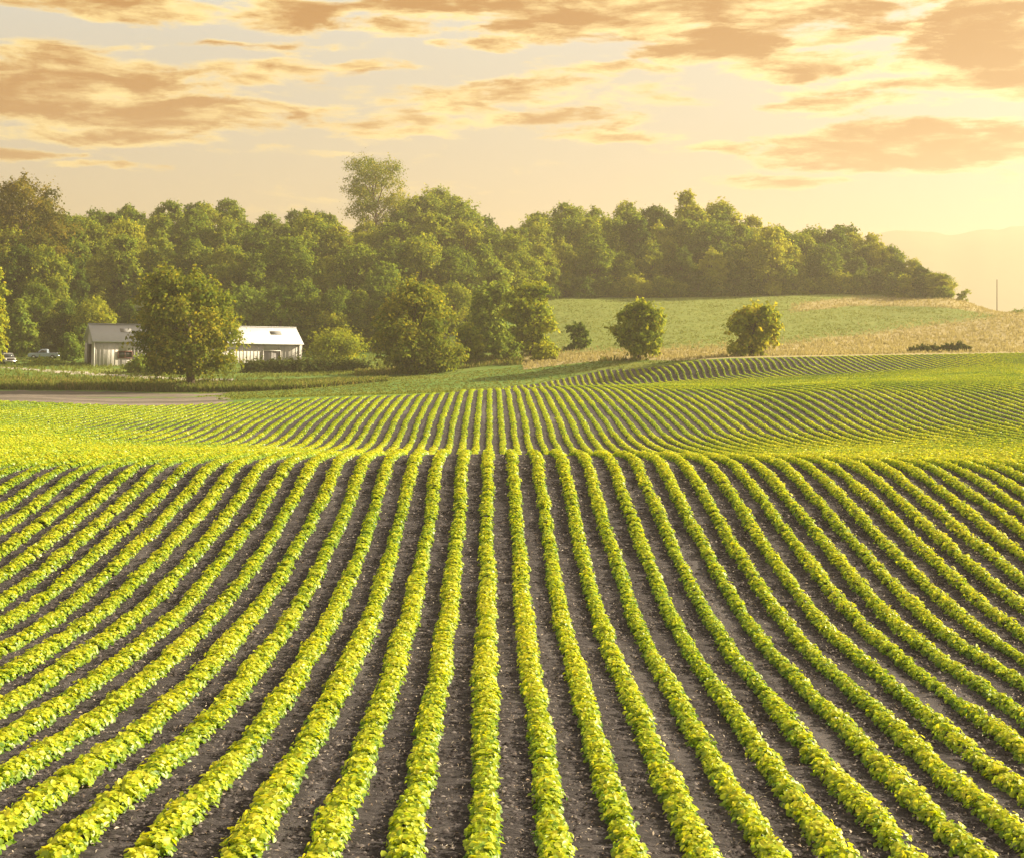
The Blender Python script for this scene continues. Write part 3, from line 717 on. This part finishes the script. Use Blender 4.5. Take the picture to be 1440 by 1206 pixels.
# ------------------------------------------------------------------ the wood on the hill
SKX = [-120, 0, 30, 60, 90, 110, 130, 160, 200, 225, 260, 290, 320, 345, 370, 390, 430, 460, 485, 505, 545, 562, 580, 610, 640, 665, 690, 705, 730, 770, 800, 830, 860, 900, 930, 960, 1000, 1020, 1060, 1080, 1110, 1150, 1200, 1230, 1250, 1270, 1290, 1310, 1337]
SKY_ = [290, 300, 296, 292, 290, 298, 300, 293, 277, 288, 283, 279, 281, 297, 302, 296, 284, 294, 292, 316, 320, 298, 272, 263, 274, 286, 318, 329, 309, 281, 275, 285, 290, 279, 290, 270, 273, 290, 305, 319, 325, 320, 315, 325, 336, 356, 372, 390, 408]
g0 = np.random.default_rng(99)
PROT = []
for i in range(9):
    s = i
    tall = [0.95, 0.8, 1.05, 0.9, 0.75, 1.0, 0.85, 0.7, 1.1][i] * 10 * 0.42
    low = [0.10, 0.06, 0.14, 0.05, 0.08, 0.16, 0.05, 0.1, 0.05][i]
    pr = [(low, tall * 0.55, tall * 0.5), (0.25, tall * 0.9, tall * 0.85), (0.45, tall, tall * (0.85 + 0.05 * (i % 4))), (0.65, tall * 0.88, tall * 0.92), (0.82, tall * 0.62, tall * 0.6), (1.0, tall * 0.22, tall * 0.25)]
    PROT.append(tree_meshes(10.0, pr, 58, 14000, 0.27, 200 + i, 'wood', lobe=(0.10, 0.22), trunk_r=0.2, splay=0.45))
OPEN = [tree_meshes(10.0, [(0.35, 1.6, 1.6), (0.55, 2.9, 2.4), (0.75, 3.2, 2.7), (0.9, 2.4, 2.3), (1.0, 1.0, 0.9)], 44, 4200, 0.32, 300 + i, 'wood', lobe=(0.10, 0.17), trunk_r=0.17, splay=0.55, open_=0.5) for i in range(2)]
pool = []
d_front = lambda p: np.interp(p, [-200, 600, 700, 790, 1240, 1300, 1337], [268, 268, 288, 325, 327, 314, 302])
d_back = lambda p: np.interp(p, [-200, 0, 60, 200, 600, 700, 800, 1200, 1300, 1337], [308, 305, 320, 375, 385, 370, 375, 350, 322, 306])
for (p0_, p1_, nl, step) in ((-150, 700, 5, 44), (700, 1338, 4, 40)):
    for j in range(nl):
        s = j / (nl - 1)
        p = p0_ + g0.uniform(0, step)
        while p < p1_:
            d = d_front(p) + (d_back(p) - d_front(p)) * s + g0.normal(0, 2.0)
            x, y = at(p, d); z = gz(x, y)
            base_py = HOR - z / d * FOC
            skyl = np.interp(p, SKX, SKY_)
            frt = base_py - g0.uniform(62, 100)
            if p > 1180: frt = base_py - g0.uniform(28, 60)
            tp = frt + (skyl - frt) * s ** 0.9 + g0.uniform(-4, 9)
            if j == nl - 1: tp = skyl + g0.uniform(-4, 8)
            H = max(4.0, -(tp - HOR) * d / FOC - z)
            pool.append((p, d, x, y, z, H, j, nl))
            p += step * g0.uniform(0.7, 1.25) * (0.75 if p > 1150 else 1.0)
    
names = {0: 'front edge', 1: 'lower slope', 2: 'middle slope', 3: 'upper slope', 4: 'skyline'}
def region(p):
    if p < 120: return 'behind the parked vehicles'
    if p < 430: return 'behind the white shed'
    if p < 700: return 'behind the pyramid shaped tree'
    if p < 1000: return 'above the green meadow'
    return 'towards the hazy valley'
count = {}
for (p, d, x, y, z, H, j, nl) in sorted(pool, key=lambda a: a[0]):
    layer = names[4] if j == nl - 1 else names[j]
    key = (layer, region(p)); count[key] = count.get(key, 0) + 1
    pm = PROT[g0.integers(len(PROT))]
    if j == nl - 1 and g0.uniform() < 0.18: pm = OPEN[g0.integers(2)]
    if j == 0: pm = PROT[g0.choice([1, 3, 6, 8])]; z -= 0.05 * H
    sx = H / 10 * g0.uniform(0.85, 1.15)
    if H < 9: sx = max(sx, 0.9 * g0.uniform(0.8, 1.1))
    plant('woodland_tree', (x, y, z), pm, '%s woodland tree %s, %s from the left there' % (layer, region(p), ordinal(count[key])), 'tree', 'trees of the wooded hill',
          g0.uniform(0, 6.28), (sx, sx, H / 10))
SHR = [tree_meshes(4.0, [(0.0, 2.4, 2.2), (0.3, 3.0, 2.8), (0.6, 2.4, 2.6), (1.0, 0.9, 1.0)], 26, 4200, 0.26, 400 + i, 'wood', lobe=(0.12, 0.22), trunk_r=0.06) for i in range(3)]
p = 704.0; c_ = 0
while p < 1338:
    c_ += 1
    d = float(d_front(p)) - 3.5 + g0.normal(0, 0.8); x, y = at(p, d); hgt = g0.uniform(0.7, 1.35)
    plant('woodland_shrub', (x, y, gz(x, y) - 0.15), SHR[g0.integers(3)], 'leafy shrub at the top edge of the meadow, %s from the left under the wood' % ordinal(c_), 'shrub', 'shrubs along the foot of the wood',
          g0.uniform(0, 6.28), (hgt * 1.1, hgt * 1.1, hgt), 'stems', 'foliage')
    p += g0.uniform(17, 27)
# the ones that stand out of the skyline
pxtree('tall_tree', 530, 372, 370, [(365, 492, 566), (345, 490, 570), (320, 488, 572), (295, 482, 578), (270, 472, 578), (250, 470, 574), (232, 484, 566), (221, 505, 556)],
       'tallest open crowned tree rising above the woodland skyline, branches showing', 'tree', 'olive', 74, 19000, 0.38, 71, lobe=(0.10, 0.17), trunk_r=0.42, splay=0.5, open_=0.5, core=0.2)
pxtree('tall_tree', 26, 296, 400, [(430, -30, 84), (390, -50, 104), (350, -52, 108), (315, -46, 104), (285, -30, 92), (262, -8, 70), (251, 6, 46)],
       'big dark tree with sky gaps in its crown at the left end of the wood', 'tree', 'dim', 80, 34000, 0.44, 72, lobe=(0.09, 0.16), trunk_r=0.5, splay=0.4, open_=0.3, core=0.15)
pxtree('tall_tree', 612, 386, 350, [(345, 585, 642), (320, 578, 648), (295, 580, 644), (275, 590, 634), (263, 602, 624)],
       'domed tree with airy top right of the tallest skyline tree', 'tree', 'lone', 36, 6000, 0.5, 73, lobe=(0.11, 0.2), trunk_r=0.32, open_=0.3)
pxtree('tall_tree', 690, 285, 470, [(462, 668, 716), (430, 662, 722), (400, 664, 720), (380, 672, 712), (366, 682, 704)],
       'light topped tree peeking over the shaded green tree', 'tree', 'bush', 34, 7000, 0.5, 74, trunk_r=0.25)
pxtree('tall_tree', 540, 278, 480, [(475, 505, 572), (440, 500, 580), (410, 508, 572), (385, 518, 562), (370, 530, 552)],
       'mid green tree directly left of and behind the pyramid shaped tree', 'tree', 'bush', 38, 8000, 0.5, 75, trunk_r=0.25)
pxtree('tall_tree', 345, 270, 480, [(475, 310, 380), (445, 306, 388), (425, 314, 376), (410, 322, 358), (402, 328, 345)],
       'fresh green tree over the shed roof, right of the large round tree', 'tree', 'bush', 34, 7500, 0.5, 76, trunk_r=0.25)

# ------------------------------------------------------------------ tall grass
def tufts(px, d, h, wd, blades, name, mat, label, cat, bias=0.0):
    n = len(px)
    x, y = (px - CX) / FOC * d, d
    x = np.repeat(x, blades) + rng.normal(0, 0.12, n * blades); y = np.repeat(y, blades) + rng.normal(0, 0.12, n * blades)
    hh = np.repeat(h, blades) * rng.uniform(0.5, 1.15, n * blades)
    z = ground(x, y) - 0.03
    N = n * blades
    a = rng.uniform(0, 6.28, N); lean = rng.normal(0, 0.22, (N, 2)) * hh[:, None]
    w2 = wd * rng.uniform(0.6, 1.4, N)
    V = np.empty((N, 4, 3))
    cxs, sns = np.cos(a) * w2, np.sin(a) * w2
    V[:, 0] = np.stack([x - cxs, y - sns, z], -1); V[:, 1] = np.stack([x + cxs, y + sns, z], -1)
    V[:, 2] = np.stack([x + lean[:, 0] * 1.1 + cxs * 0.35, y + lean[:, 1] * 1.1 + sns * 0.35, z + hh], -1)
    V[:, 3] = np.stack([x + lean[:, 0] * 0.8 - cxs * 0.35, y + lean[:, 1] * 0.8 - sns * 0.35, z + hh * 0.93], -1)
    tone = np.clip(rng.normal(0.42 + bias, 0.15, N), 0, 1)
    o = link(name, mesh_np(name, V.reshape(-1, 3), np.arange(N * 4).reshape(N, 4), M[mat], tone))
    tag(o, label, cat, kind='stuff')
n = 15000
px = rng.uniform(-160, 545, n); d0 = 188 - np.clip(px - 150, 0, 200) * 0.06 + np.clip(px - 420, 0, 200) * 0.06
d = d0 + rng.uniform(0, 1, n) ** 1.4 * np.interp(px, [-160, 200, 380, 545], [26, 17, 16, 7])
tufts(px, d, np.interp(px, [0, 300, 545], [1.0, 0.9, 0.45]) * rng.uniform(0.7, 1.2, n), 0.07, 4, 'verge_grass', 'grass', 'tall seeding roadside grass along the bare headland', 'grass', 0.0)
n = 9000
px = rng.uniform(-160, 680, n); d = rng.uniform(206, 262, n)
tufts(px, d, rng.uniform(0.2, 0.5, n), 0.08, 3, 'yard_grass', 'greengrass', 'short green grass around the shed and drive', 'grass')
n = 26000
px = rng.uniform(735, 1560, n); d = rng.uniform(178, 322, n)
ok = zone(px, d) == 4
px, d = px[ok], d[ok]
h_ = ground((px - CX) / FOC * d, d); py_ = HOR - h_ / d * FOC
lo = np.interp(px, [700, 860, 1000, 1100, 1200, 1300, 1440], [496, 493, 488, 484, 472, 459, 440])
isdry = (py_ + rng.normal(0, 5, len(px)) > lo) | ((np.abs(py_ - np.interp(px, [1090, 1200, 1330, 1440], [436, 424, 426, 444])) < 7) & (px > 1110))
tufts(px[isdry], d[isdry], rng.uniform(0.2, 0.5, isdry.sum()), 0.07, 4, 'dry_meadow_grass', 'drygrass', 'tan dry grass along the meadow foot and shoulder', 'grass')
tufts(px[~isdry], d[~isdry], rng.uniform(0.1, 0.28, (~isdry).sum()), 0.07, 3, 'green_meadow_grass', 'greengrass', 'soft green grass on the meadow slope', 'grass')
n = 9000
px = rng.uniform(500, 900, n); d = rng.uniform(186, 216, n); ok = (zone(px, d) == 2) & (d > np.interp(px, [500, 560, 690, 850, 900], [203, 201, 203, 189, 186])); px, d = px[ok], d[ok]
tufts(px, d, rng.uniform(0.3, 0.8, len(px)), 0.08, 4, 'bank_grass', 'grass', 'rough grass on the bank under the row of trees', 'grass', 0.1)
n = 16000
px = rng.uniform(280, 1000, n); d = rng.uniform(118, 196, n); ok = (zone(px, d) == 2); px, d = px[ok], d[ok]
tufts(px, d, rng.uniform(0.08, 0.2, len(px)), 0.09, 4, 'waterway_grass', 'greengrass', 'short green grass strip bordering the crop rows', 'grass')

# ------------------------------------------------------------------ the long shed
def shed():
    m1 = 235.0
    x0, y0 = at(132, m1)
    Ln, Wd, EH, RH = 35.4, 9.5, 4.25, 6.9
    b = R(25.5)
    r = empty('long_shed', (x0, y0, gz(x0, y0) - 0.05), b)
    r.rotation_euler = (0, R(1.5), b)
    tag(r, 'long white metal farm shed with pale roof, half hidden behind large tree', 'shed')
    # wall sheets with standing ribs
    wl = MB()
    t = 0.12
    sx0, sx1, sz0, sz1 = 28.6, 31.6, -0.0, 2.9          # door opening
    wx0, wx1, wz0, wz1 = 3.9, 6.1, 1.5, 2.5           # window opening
    for (a, c, z0, z1) in ((0, wx0, -1.2, EH), (wx0, wx1, -1.2, wz0), (wx0, wx1, wz1, EH), (wx1, sx0, -1.2, EH), (sx0, sx1, sz1, EH), (sx1, Ln, -1.2, EH)):
        wl.box(a, c, 0, t, z0, z1)
    x = 0.25
    while x < Ln:
        for (lo_, hi_) in ([(-1.2, EH)] if not (wx0 - .1 < x < wx1 + .1 or sx0 - .1 < x < sx1 + .1) else ([(-1.2, wz0), (wz1, EH)] if x < 20 else [(sz1, EH)])):
            wl.box(x, x + 0.10, -0.014, -0.001, lo_, hi_ - 0.03)
        x += 0.62
    wl.box(0, Ln, Wd - t, Wd, -1.2, EH)
    gx0, gx1 = 2.9, 6.6                                  # gable doorway
    for (xx, dr) in ((0.0, True), (Ln - t, False)):
        q = MB()
        ys = [t, gx0, gx1, Wd - t] if dr else [t, Wd - t]
        for a, c in zip(ys[:-1], ys[1:]):
            z0 = 3.6 if (dr and a == gx0) else -1.2
            za, zb = (EH + (RH - EH) * (1 - abs(v - Wd / 2) / (Wd / 2)) for v in (a, c))
            if a < Wd / 2 < c:
                P = [(a, z0), (c, z0), (c, zb), (Wd / 2, RH), (a, za)]
            else:
                P = [(a, z0), (c, z0), (c, zb), (a, za)]
            k = len(P)
            v = [(xx, p[0], p[1]) for p in P] + [(xx + t, p[0], p[1]) for p in P]
            # triangles so every face of this mesh has the same corner count
            tri = [(0, i, i + 1) for i in range(1, k - 1)] + [(k, k + i + 1, k + i) for i in range(1, k - 1)]
            for i in range(k):
                j = (i + 1) % k
                tri += [(i, j, k + j), (i, k + j, k + i)]
            q.add(v, tri)
        q.build('gable_wall', M['sheet'], r)
    wl.build('wall', M['sheet'], r)
    ov = 0.35
    for sgn, nm in ((-1, 'roof_slope'), (1, 'roof_slope')):
        ye = -ov if sgn < 0 else Wd + ov
        slope = (RH - EH) / (Wd / 2)
        ze = EH - ov * slope
        rf = MB()
        n_ = 1
        def slab(xa, xb, ya, za, yb, zb, up, th):
            v = [(xa, ya, za + up), (xb, ya, za + up), (xb, yb, zb + up), (xa, yb, zb + up), (xa, ya, za + up + th), (xb, ya, za + up + th), (xb, yb, zb + up + th), (xa, yb, zb + up + th)]
            rf.add(v, [(0, 3, 2, 1), (4, 5, 6, 7), (0, 1, 5, 4), (1, 2, 6, 5), (2, 3, 7, 6), (3, 0, 4, 7)])
        slab(-ov, Ln + ov, ye, ze, Wd / 2, RH, 0.02, 0.10)
        x = -0.1
        while x < Ln + 0.2:
            slab(x, x + 0.08, ye + sgn * -0.02, ze, Wd / 2 - sgn * -0.06 * 0, RH - 0.01, 0.121, 0.008); x += 0.62
        rr = rf.build(nm, M['roofsheet'], r)
        if sgn < 0:
            for xs in (4.6, 18.0, 30.6):
                sk = MB()
                ya, yb = 2.35, 3.35
                za, zb = EH + ya * slope, EH + yb * slope
                v = [(xs, ya, za + 0.165), (xs + 1.9, ya, za + 0.165), (xs + 1.9, yb, zb + 0.165), (xs, yb, zb + 0.165), (xs, ya, za + 0.2), (xs + 1.9, ya, za + 0.2), (xs + 1.9, yb, zb + 0.2), (xs, yb, zb + 0.2)]
                sk.add(v, [(0, 3, 2, 1), (4, 5, 6, 7), (0, 1, 5, 4), (1, 2, 6, 5), (2, 3, 7, 6), (3, 0, 4, 7)])
                sk.build('skylight', M['skylight'], rr)
    rc = MB(); rc.box(-ov - 0.02, Ln + ov + 0.02, Wd / 2 - 0.22, Wd / 2 + 0.22, RH + 0.10, RH + 0.2); rc.build('ridge_cap', M['roofsheet'], r)
    ct = MB()
    ct.box(-0.09, 0.09, -0.09, -0.065, -1.2, EH - 0.05); ct.box(Ln - 0.09, Ln + 0.09, -0.09, -0.065, -1.2, EH - 0.05); ct.box(0.1, Ln - 0.1, -0.12, -0.065, EH - 0.24, EH - 0.06)
    ct.build('corner_trim', M['trim'], r)
    dd = MB(); dd.box(sx0, sx1, 0.02, 0.08, -1.2, sz1); d_ = dd.build('door', M['door'], r)
    fr = MB(); fr.box(sx0 - 0.1, sx0, -0.08, 0.13, -1.2, sz1); fr.box(sx1, sx1 + 0.1, -0.08, 0.13, -1.2, sz1); fr.box(sx0 - 0.1, sx1 + 0.1, -0.08, 0.13, sz1 + 0.001, sz1 + 0.12); fr.box((sx0 + sx1) / 2 - 0.04, (sx0 + sx1) / 2 + 0.04, -0.02, 0.018, -1.2, sz1 - 0.02)
    fr.build('door_frame', M['trim'], d_)
    wi = MB(); wi.box(wx0, wx1, 0.05, 0.08, wz0, wz1); win = wi.build('window', M['glass'], r)
    wf = MB()
    wf.box(wx0 - 0.08, wx1 + 0.08, -0.08, 0.04, wz0 - 0.1, wz0); wf.box(wx0 - 0.08, wx1 + 0.08, -0.08, 0.04, wz1, wz1 + 0.1); wf.box(wx0 - 0.08, wx0, -0.08, 0.04, wz0, wz1); wf.box(wx1, wx1 + 0.08, -0.08, 0.04, wz0, wz1); wf.box((wx0 + wx1) / 2 - 0.05, (wx0 + wx1) / 2 + 0.05, -0.03, 0.04, wz0, wz1)
    wf.build('window_frame', M['redframe'], win)
    gd = MB(); gd.box(0.5, 0.6, gx0 - 0.4, gx1 + 0.4, -1.2, 3.9); gd.build('gable_dark_backing', M['dark'], r)  # dark-coloured panel behind the opening, stands in for the unlit interior
    gs = MB(); gs.box(-0.16, -0.08, gx1 - 0.1, gx1 + 2.4, -1.0, 3.7); gs.build('sliding_door', M['sheet'], r)
shed()

# ------------------------------------------------------------------ vehicles
def vehicle(name, loc, rz, paint, label, cat, pickup):
    r = empty(name, loc, rz); tag(r, label, cat)
    Lh, Wh = 2.55, 0.95
    def extr(outline, w0, w1, nm, mat, par, bev=0.04):
        """side outline (x forward, z), widths at its foot and head"""
        o = np.array(outline); zmin, zmax = o[:, 1].min(), o[:, 1].max()
        wv = w0 + (w1 - w0) * (o[:, 1] - zmin) / max(zmax - zmin, 1e-6)
        k = len(o)
        me = bpy.data.meshes.new(nm)
        v = [(o[i, 0], -wv[i], o[i, 1]) for i in range(k)] + [(o[i, 0], wv[i], o[i, 1]) for i in range(k)]
        f = [tuple(range(k)), tuple(range(2 * k - 1, k - 1, -1))] + [((i + 1) % k, i, k + i, k + (i + 1) % k) for i in range(k)]
        me.from_pydata(v, [], f); me.update(); me.materials.append(mat)
        ob = link(nm, me, par)
        bv = ob.modifiers.new('bevel', 'BEVEL'); bv.width = bev; bv.segments = 2; bv.limit_method = 'ANGLE'
        return ob
    body = extr([(-2.55, 0.42), (2.45, 0.40), (2.58, 0.55), (2.56, 0.92), (2.45, 1.02), (1.15, 1.08), (-2.5, 1.08), (-2.58, 0.95)], 0.93, 0.95, 'body', M[paint], r, 0.06)
    if pickup:
        cab = extr([(-0.75, 1.085), (1.15, 1.085), (0.45, 1.68), (0.30, 1.72), (-0.55, 1.72), (-0.68, 1.66)], 0.88, 0.70, 'cab', M[paint], r, 0.05)
        bedm = MB(); bedm.box(-2.45, -0.95, -0.78, 0.78, 1.085, 1.10); bedm.build('cargo_bed', M['dark'], r)
        tail, head = -0.70, 0.45
    else:
        cab = extr([(-2.45, 1.085), (1.15, 1.085), (0.45, 1.70), (0.25, 1.76), (-2.1, 1.76), (-2.36, 1.68)], 0.88, 0.72, 'cab', M[paint], r, 0.05)
        tail, head = -2.36, 0.45
    # windscreen lies on the raked front of the cab
    ws = MB()
    ws.add([(1.12, -0.80, 1.13), (1.12, 0.80, 1.13), (0.50, 0.67, 1.66), (0.50, -0.67, 1.66), (1.15, -0.80, 1.145), (1.15, 0.80, 1.145), (0.53, 0.67, 1.675), (0.53, -0.67, 1.675)],
           [(0, 3, 2, 1), (4, 5, 6, 7), (0, 1, 5, 4), (1, 2, 6, 5), (2, 3, 7, 6), (3, 0, 4, 7)])
    ws.build('windscreen', M['glass'], cab)
    for s in (-1, 1):
        sw = MB()
        segs = [(-0.55, 0.72)] if pickup else [(-0.45, 0.72), (-1.4, -0.55), (-2.2, -1.5)]
        for (a, c) in segs:
            lo, hi = 1.14, 1.60
            wl, wh = 0.895, 0.775
            c2 = c - 0.45 if c > 0.5 else c - 0.02
            sw.add([(a, s * wl, lo), (c, s * wl, lo), (c2, s * wh, hi), (a + 0.03, s * wh, hi), (a, s * (wl - 0.05), lo), (c, s * (wl - 0.05), lo), (c2, s * (wh - 0.05), hi), (a + 0.03, s * (wh - 0.05), hi)],
                   [(0, 1, 2, 3), (4, 7, 6, 5), (0, 4, 5, 1), (1, 5, 6, 2), (2, 6, 7, 3), (3, 7, 4, 0)])
        sw.build('side_window', M['glass'], cab)
        mi = MB(); mi.box(0.78, 0.95, s * 1.0 - 0.09, s * 1.0 + 0.09, 1.12, 1.32); mi.build('mirror', M['dark'], cab)
        hl = MB(); hl.box(2.53, 2.60, s * 0.72 - 0.16, s * 0.72 + 0.16, 0.74, 0.92); hl.build('headlight', M['lampglass'], body)
        for xw in (-1.6, 1.62):
            w_ = MB(); th = np.linspace(0, 2 * math.pi, 20, endpoint=False)
            prof_ = [(0.22, -0.11), (0.33, -0.12), (0.37, -0.08), (0.37, 0.08), (0.33, 0.12), (0.22, 0.11)]
            V = np.array([[(xw + math.cos(a) * rr, s * 0.86 + yv, 0.37 + math.sin(a) * rr) for a in th] for rr, yv in prof_]); k = len(prof_)
            i = np.arange(k * 20).reshape(k, 20); j = np.roll(i, -1, axis=1)
            w_.add(V.reshape(-1, 3), np.stack([i, j, np.roll(j, -1, axis=0), np.roll(i, -1, axis=0)], -1).reshape(-1, 4))
            wh_ = w_.build('wheel', M['tyre'], r)
            rm = MB(); V = np.array([[(xw + math.cos(a) * rr, s * 0.86 + yv, 0.37 + math.sin(a) * rr) for a in th] for rr, yv in ((0.02, s * 0.07), (0.22, s * 0.10), (0.22, -s * 0.10), (0.02, -s * 0.07))])
            i = np.arange(80).reshape(4, 20); j = np.roll(i, -1, axis=1)
            rm.add(V.reshape(-1, 3), np.stack([i[:-1], j[:-1], j[1:], i[1:]], -1).reshape(-1, 4)); rm.build('rim', M['chrome'], wh_)
    gr = MB(); gr.box(2.55, 2.595, -0.5, 0.5, 0.70, 0.93); gr.build('grille', M['dark'], body)
    bp = MB(); bp.box(2.57, 2.68, -0.93, 0.93, 0.42, 0.60); bp.box(-2.70, -2.59, -0.9, 0.9, 0.45, 0.62); bp.build('bumper', M['chrome'], body)
x, y, z = g3(11, 240)
vehicle('parked_car', (x, y, z + 0.02), R(-62), 'cargrey', 'grey boxy car parked facing the field beside the golden tree', 'car', False)
x, y, z = g3(62, 252)
vehicle('parked_pickup', (x, y, z + 0.02), R(187), 'carblue', 'pale blue pickup truck parked sideways behind low weeds', 'pickup truck', True)

# ------------------------------------------------------------------ utility pole beyond the ridge
x, y, z = g3(1402, 330)
H = -(393 - HOR) * 330 / FOC - z
o = empty('utility_pole', (x, y, z)); tag(o, 'thin lone utility pole standing beyond the tan ridge in haze', 'pole')
pm = MB(); pm.add(*tube([(0, 0, -0.5), (0, 0, H * 0.5), (0, 0, H)], [0.12, 0.10, 0.08], 8)); pm.build('pole', M['polewood'], o)
pm = MB(); pm.add(*tube([(-0.09, 0, H - 0.05), (0.0, 0, H + 0.12), (0.09, 0, H - 0.05)], [0.05, 0.06, 0.05], 6)); pm.build('insulator', M['trim'], o)

# ------------------------------------------------------------------ evening haze
HAZE = 0.0005
m, t = new_mat('haze_air')
pv = t.n('ShaderNodeVolumePrincipled')
pv.inputs['Color'].default_value = (0.58, 0.515, 0.405, 1)
pv.inputs['Density'].default_value = HAZE
pv.inputs['Anisotropy'].default_value = 0.4
ou = t.n('ShaderNodeOutputMaterial'); t.put(ou.inputs['Volume'], pv.outputs[0])
hb = MB(); hb.box(-4900, 4900, -60, 3950, -31, 182)
hz_o = hb.build('haze', m)
tag(hz_o, 'pale golden evening haze lying over the whole valley', 'haze', kind='stuff')
